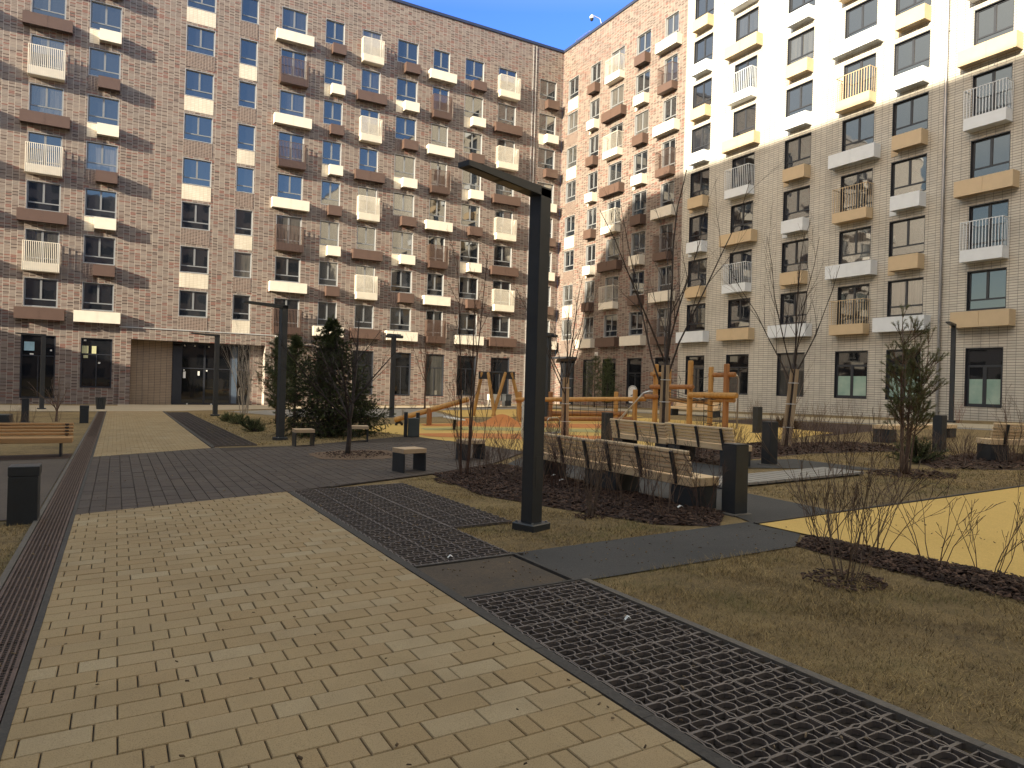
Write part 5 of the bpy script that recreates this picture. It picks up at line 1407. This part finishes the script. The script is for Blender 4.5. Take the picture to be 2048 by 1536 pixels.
def chips(name, label, polys, mat):
    V_ = []; F_ = []
    cnt = 0
    for poly, dens, size, hf in polys:
        x, y = sample(poly, area(poly)*dens, nrng); n = len(x); dm = np.full(n, 9.0)
        for i in range(len(poly)):
            ax_, ay_ = poly[i]; bx_, by_ = poly[(i+1) % len(poly)]; ex, ey = bx_-ax_, by_-ay_
            k_ = np.clip(((x-ax_)*ex+(y-ay_)*ey)/(ex*ex+ey*ey+1e-9), 0, 1); dm = np.minimum(dm, np.hypot(x-ax_-ex*k_, y-ay_-ey*k_))
        hf = .006 + np.minimum(1, dm/.35)*hf
        a = nrng.uniform(0, 2*np.pi, n); t1_ = nrng.uniform(-.5, .5, n); t2_ = nrng.uniform(-.5, .5, n); l = size*nrng.uniform(.5, 1.3, n); w = l*nrng.uniform(.25, .6, n)
        z = gzv(x, y) + hf + nrng.uniform(0, .025, n)
        ux, uy, uz = np.cos(a)*l, np.sin(a)*l, t1_*l; vx, vy, vz = -np.sin(a)*w, np.cos(a)*w, t2_*w
        c = np.stack([x, y, z], 1); u = np.stack([ux, uy, uz], 1)/2; v = np.stack([vx, vy, vz], 1)/2; h = np.array([0, 0, .006])
        vv = np.stack([c-u-v, c+u-v, c+u+v, c-u+v, c-u*.8-v*.8+h, c+u*.8-v*.8+h, c+u*.8+v*.8+h, c-u*.8+v*.8+h], 1).reshape(-1, 3)
        b = (np.arange(n)*8+cnt)[:, None, None]; f = np.array([(4,5,6,7),(0,1,5,4),(1,2,6,5),(2,3,7,6),(3,0,4,7)])[None]+b
        V_.append(vv); F_.append(f.reshape(-1, 4)); cnt += n*8
    v = np.concatenate(V_); f = np.concatenate(F_); me = bpy.data.meshes.new(name); n = len(f)
    me.vertices.add(len(v)); me.vertices.foreach_set('co', v.ravel()); me.loops.add(4*n); me.loops.foreach_set('vertex_index', f.ravel()); me.polygons.add(n)
    me.polygons.foreach_set('loop_start', np.arange(0, 4*n, 4)); me.update(calc_edges=True); me.materials.append(mat)
    tag(link(name, me), label, 'bark mulch', None, 'stuff')
chips('bark_mulch', 'dark bark chips spread over the planting beds and tree pits',
      [([(4.9, 9.6), (5.75, 6.6), (6.35, 6.14), (7.1, 6.75), (7.15, 13.0), (6.6, 12.85), (5.2, 12.15)], 620, .060, .060),
       ([(6.24, 4.6), (6.2, 2.9), (5.5, -1.0), (7.2, -1.0), (6.98, 3.1), (6.84, 5.25), (6.3, 5.0)], 1200, .050, .052),
       ([(11.2, 10.4), (12.2, 11.3), (15, 11.6), (18.5, 10.4), (19.0, 13.2), (16.4, 14.4), (11.15, 15.2)], 90, .10, .015),
       ([(14.5, 8.2), (18.8, 5.0), (19.3, 9.2), (16.2, 9.9)], 90, .10, .015),
       (disc(at(930, 962), .55), 500, .06, .01), (disc((13.25, 7.95), .75), 300, .07, .01), (disc((T1C[0]+.2, T1C[1]), .95), 130, .06, .038),
       (disc(at(1690, 1163), .34), 700, .04, .0), (disc(at(1182, 1035), .22), 600, .04, .0), (disc((3.9, 9.2), .01), 1, .05, 0)], M['bark_chip'])
for (px, py, s_, lab) in ((1108, 963, .05, 'white paper scrap on the mulch, right of the front lamp post'), (1124, 973, .06, 'longer white paper scrap on the mulch, lower than the other by the lamp'), (1360, 1030, .05, 'white scrap on the mulch before the near bench support'),
                          (900, 1125, .028, 'white scrap at the edge of the stepped lattice grid'), (1255, 1252, .028, 'pale scrap on the nearest lattice grid')):
    q = MB(); x, y = at(px, py); z = gz(x, y) + (.10 if 1100 < px < 1400 and py < 1100 else .045); rng = random.Random(px)
    q.add([(x-s_, y-.3*s_, z), (x-.1*s_, y-.5*s_, z+.025), (x+s_, y-.2*s_, z+.004), (x+.8*s_, y+.4*s_, z+.02), (x, y+.35*s_, z+.03), (x-.9*s_, y+.3*s_, z+.008)], [(0, 1, 4, 5), (1, 2, 3, 4)])
    tag(q.build('paper_scrap', M['paper']), lab, 'litter', 'white litter scraps')
chips('leaf_litter', 'tiny dry leaf and bark bits blown over the paving', [(NEAR, 1.6, .022, .030), ([(2.1, 0), (2.36, 0), (2.36, 11), (2.1, 11)], 14, .022, .030), (DARK1, 3.5, .025, .030), (DARK2, 6, .028, .030),
       ([(3.49, 4.97), (6.26, 4.97), (6.83, 5.36), (6.83, 6.0), (3.49, 6.13)], 26, .020, .012), ([(2.42, 4.97), (3.42, 4.97), (3.42, 6.0), (2.42, 6.0)], 30, .02, .022), ([(6.9, 5.35), (6.99, 3.3), (9, 3.2), (9, 6), (6.9, 5.9)], 6, .02, .016),
       ([(-.76, .5), (-.45, .5), (-.45, 14), (-.76, 14)], 12, .022, .032), ([(2.43, 6.1), (3.44, 6.1), (3.44, 11.2), (2.43, 11.2)], 14, .028, .030), ([(2.43, 1), (3.49, 1), (3.49, 4.9), (2.43, 4.9)], 14, .022, .006)], M['leaf'])
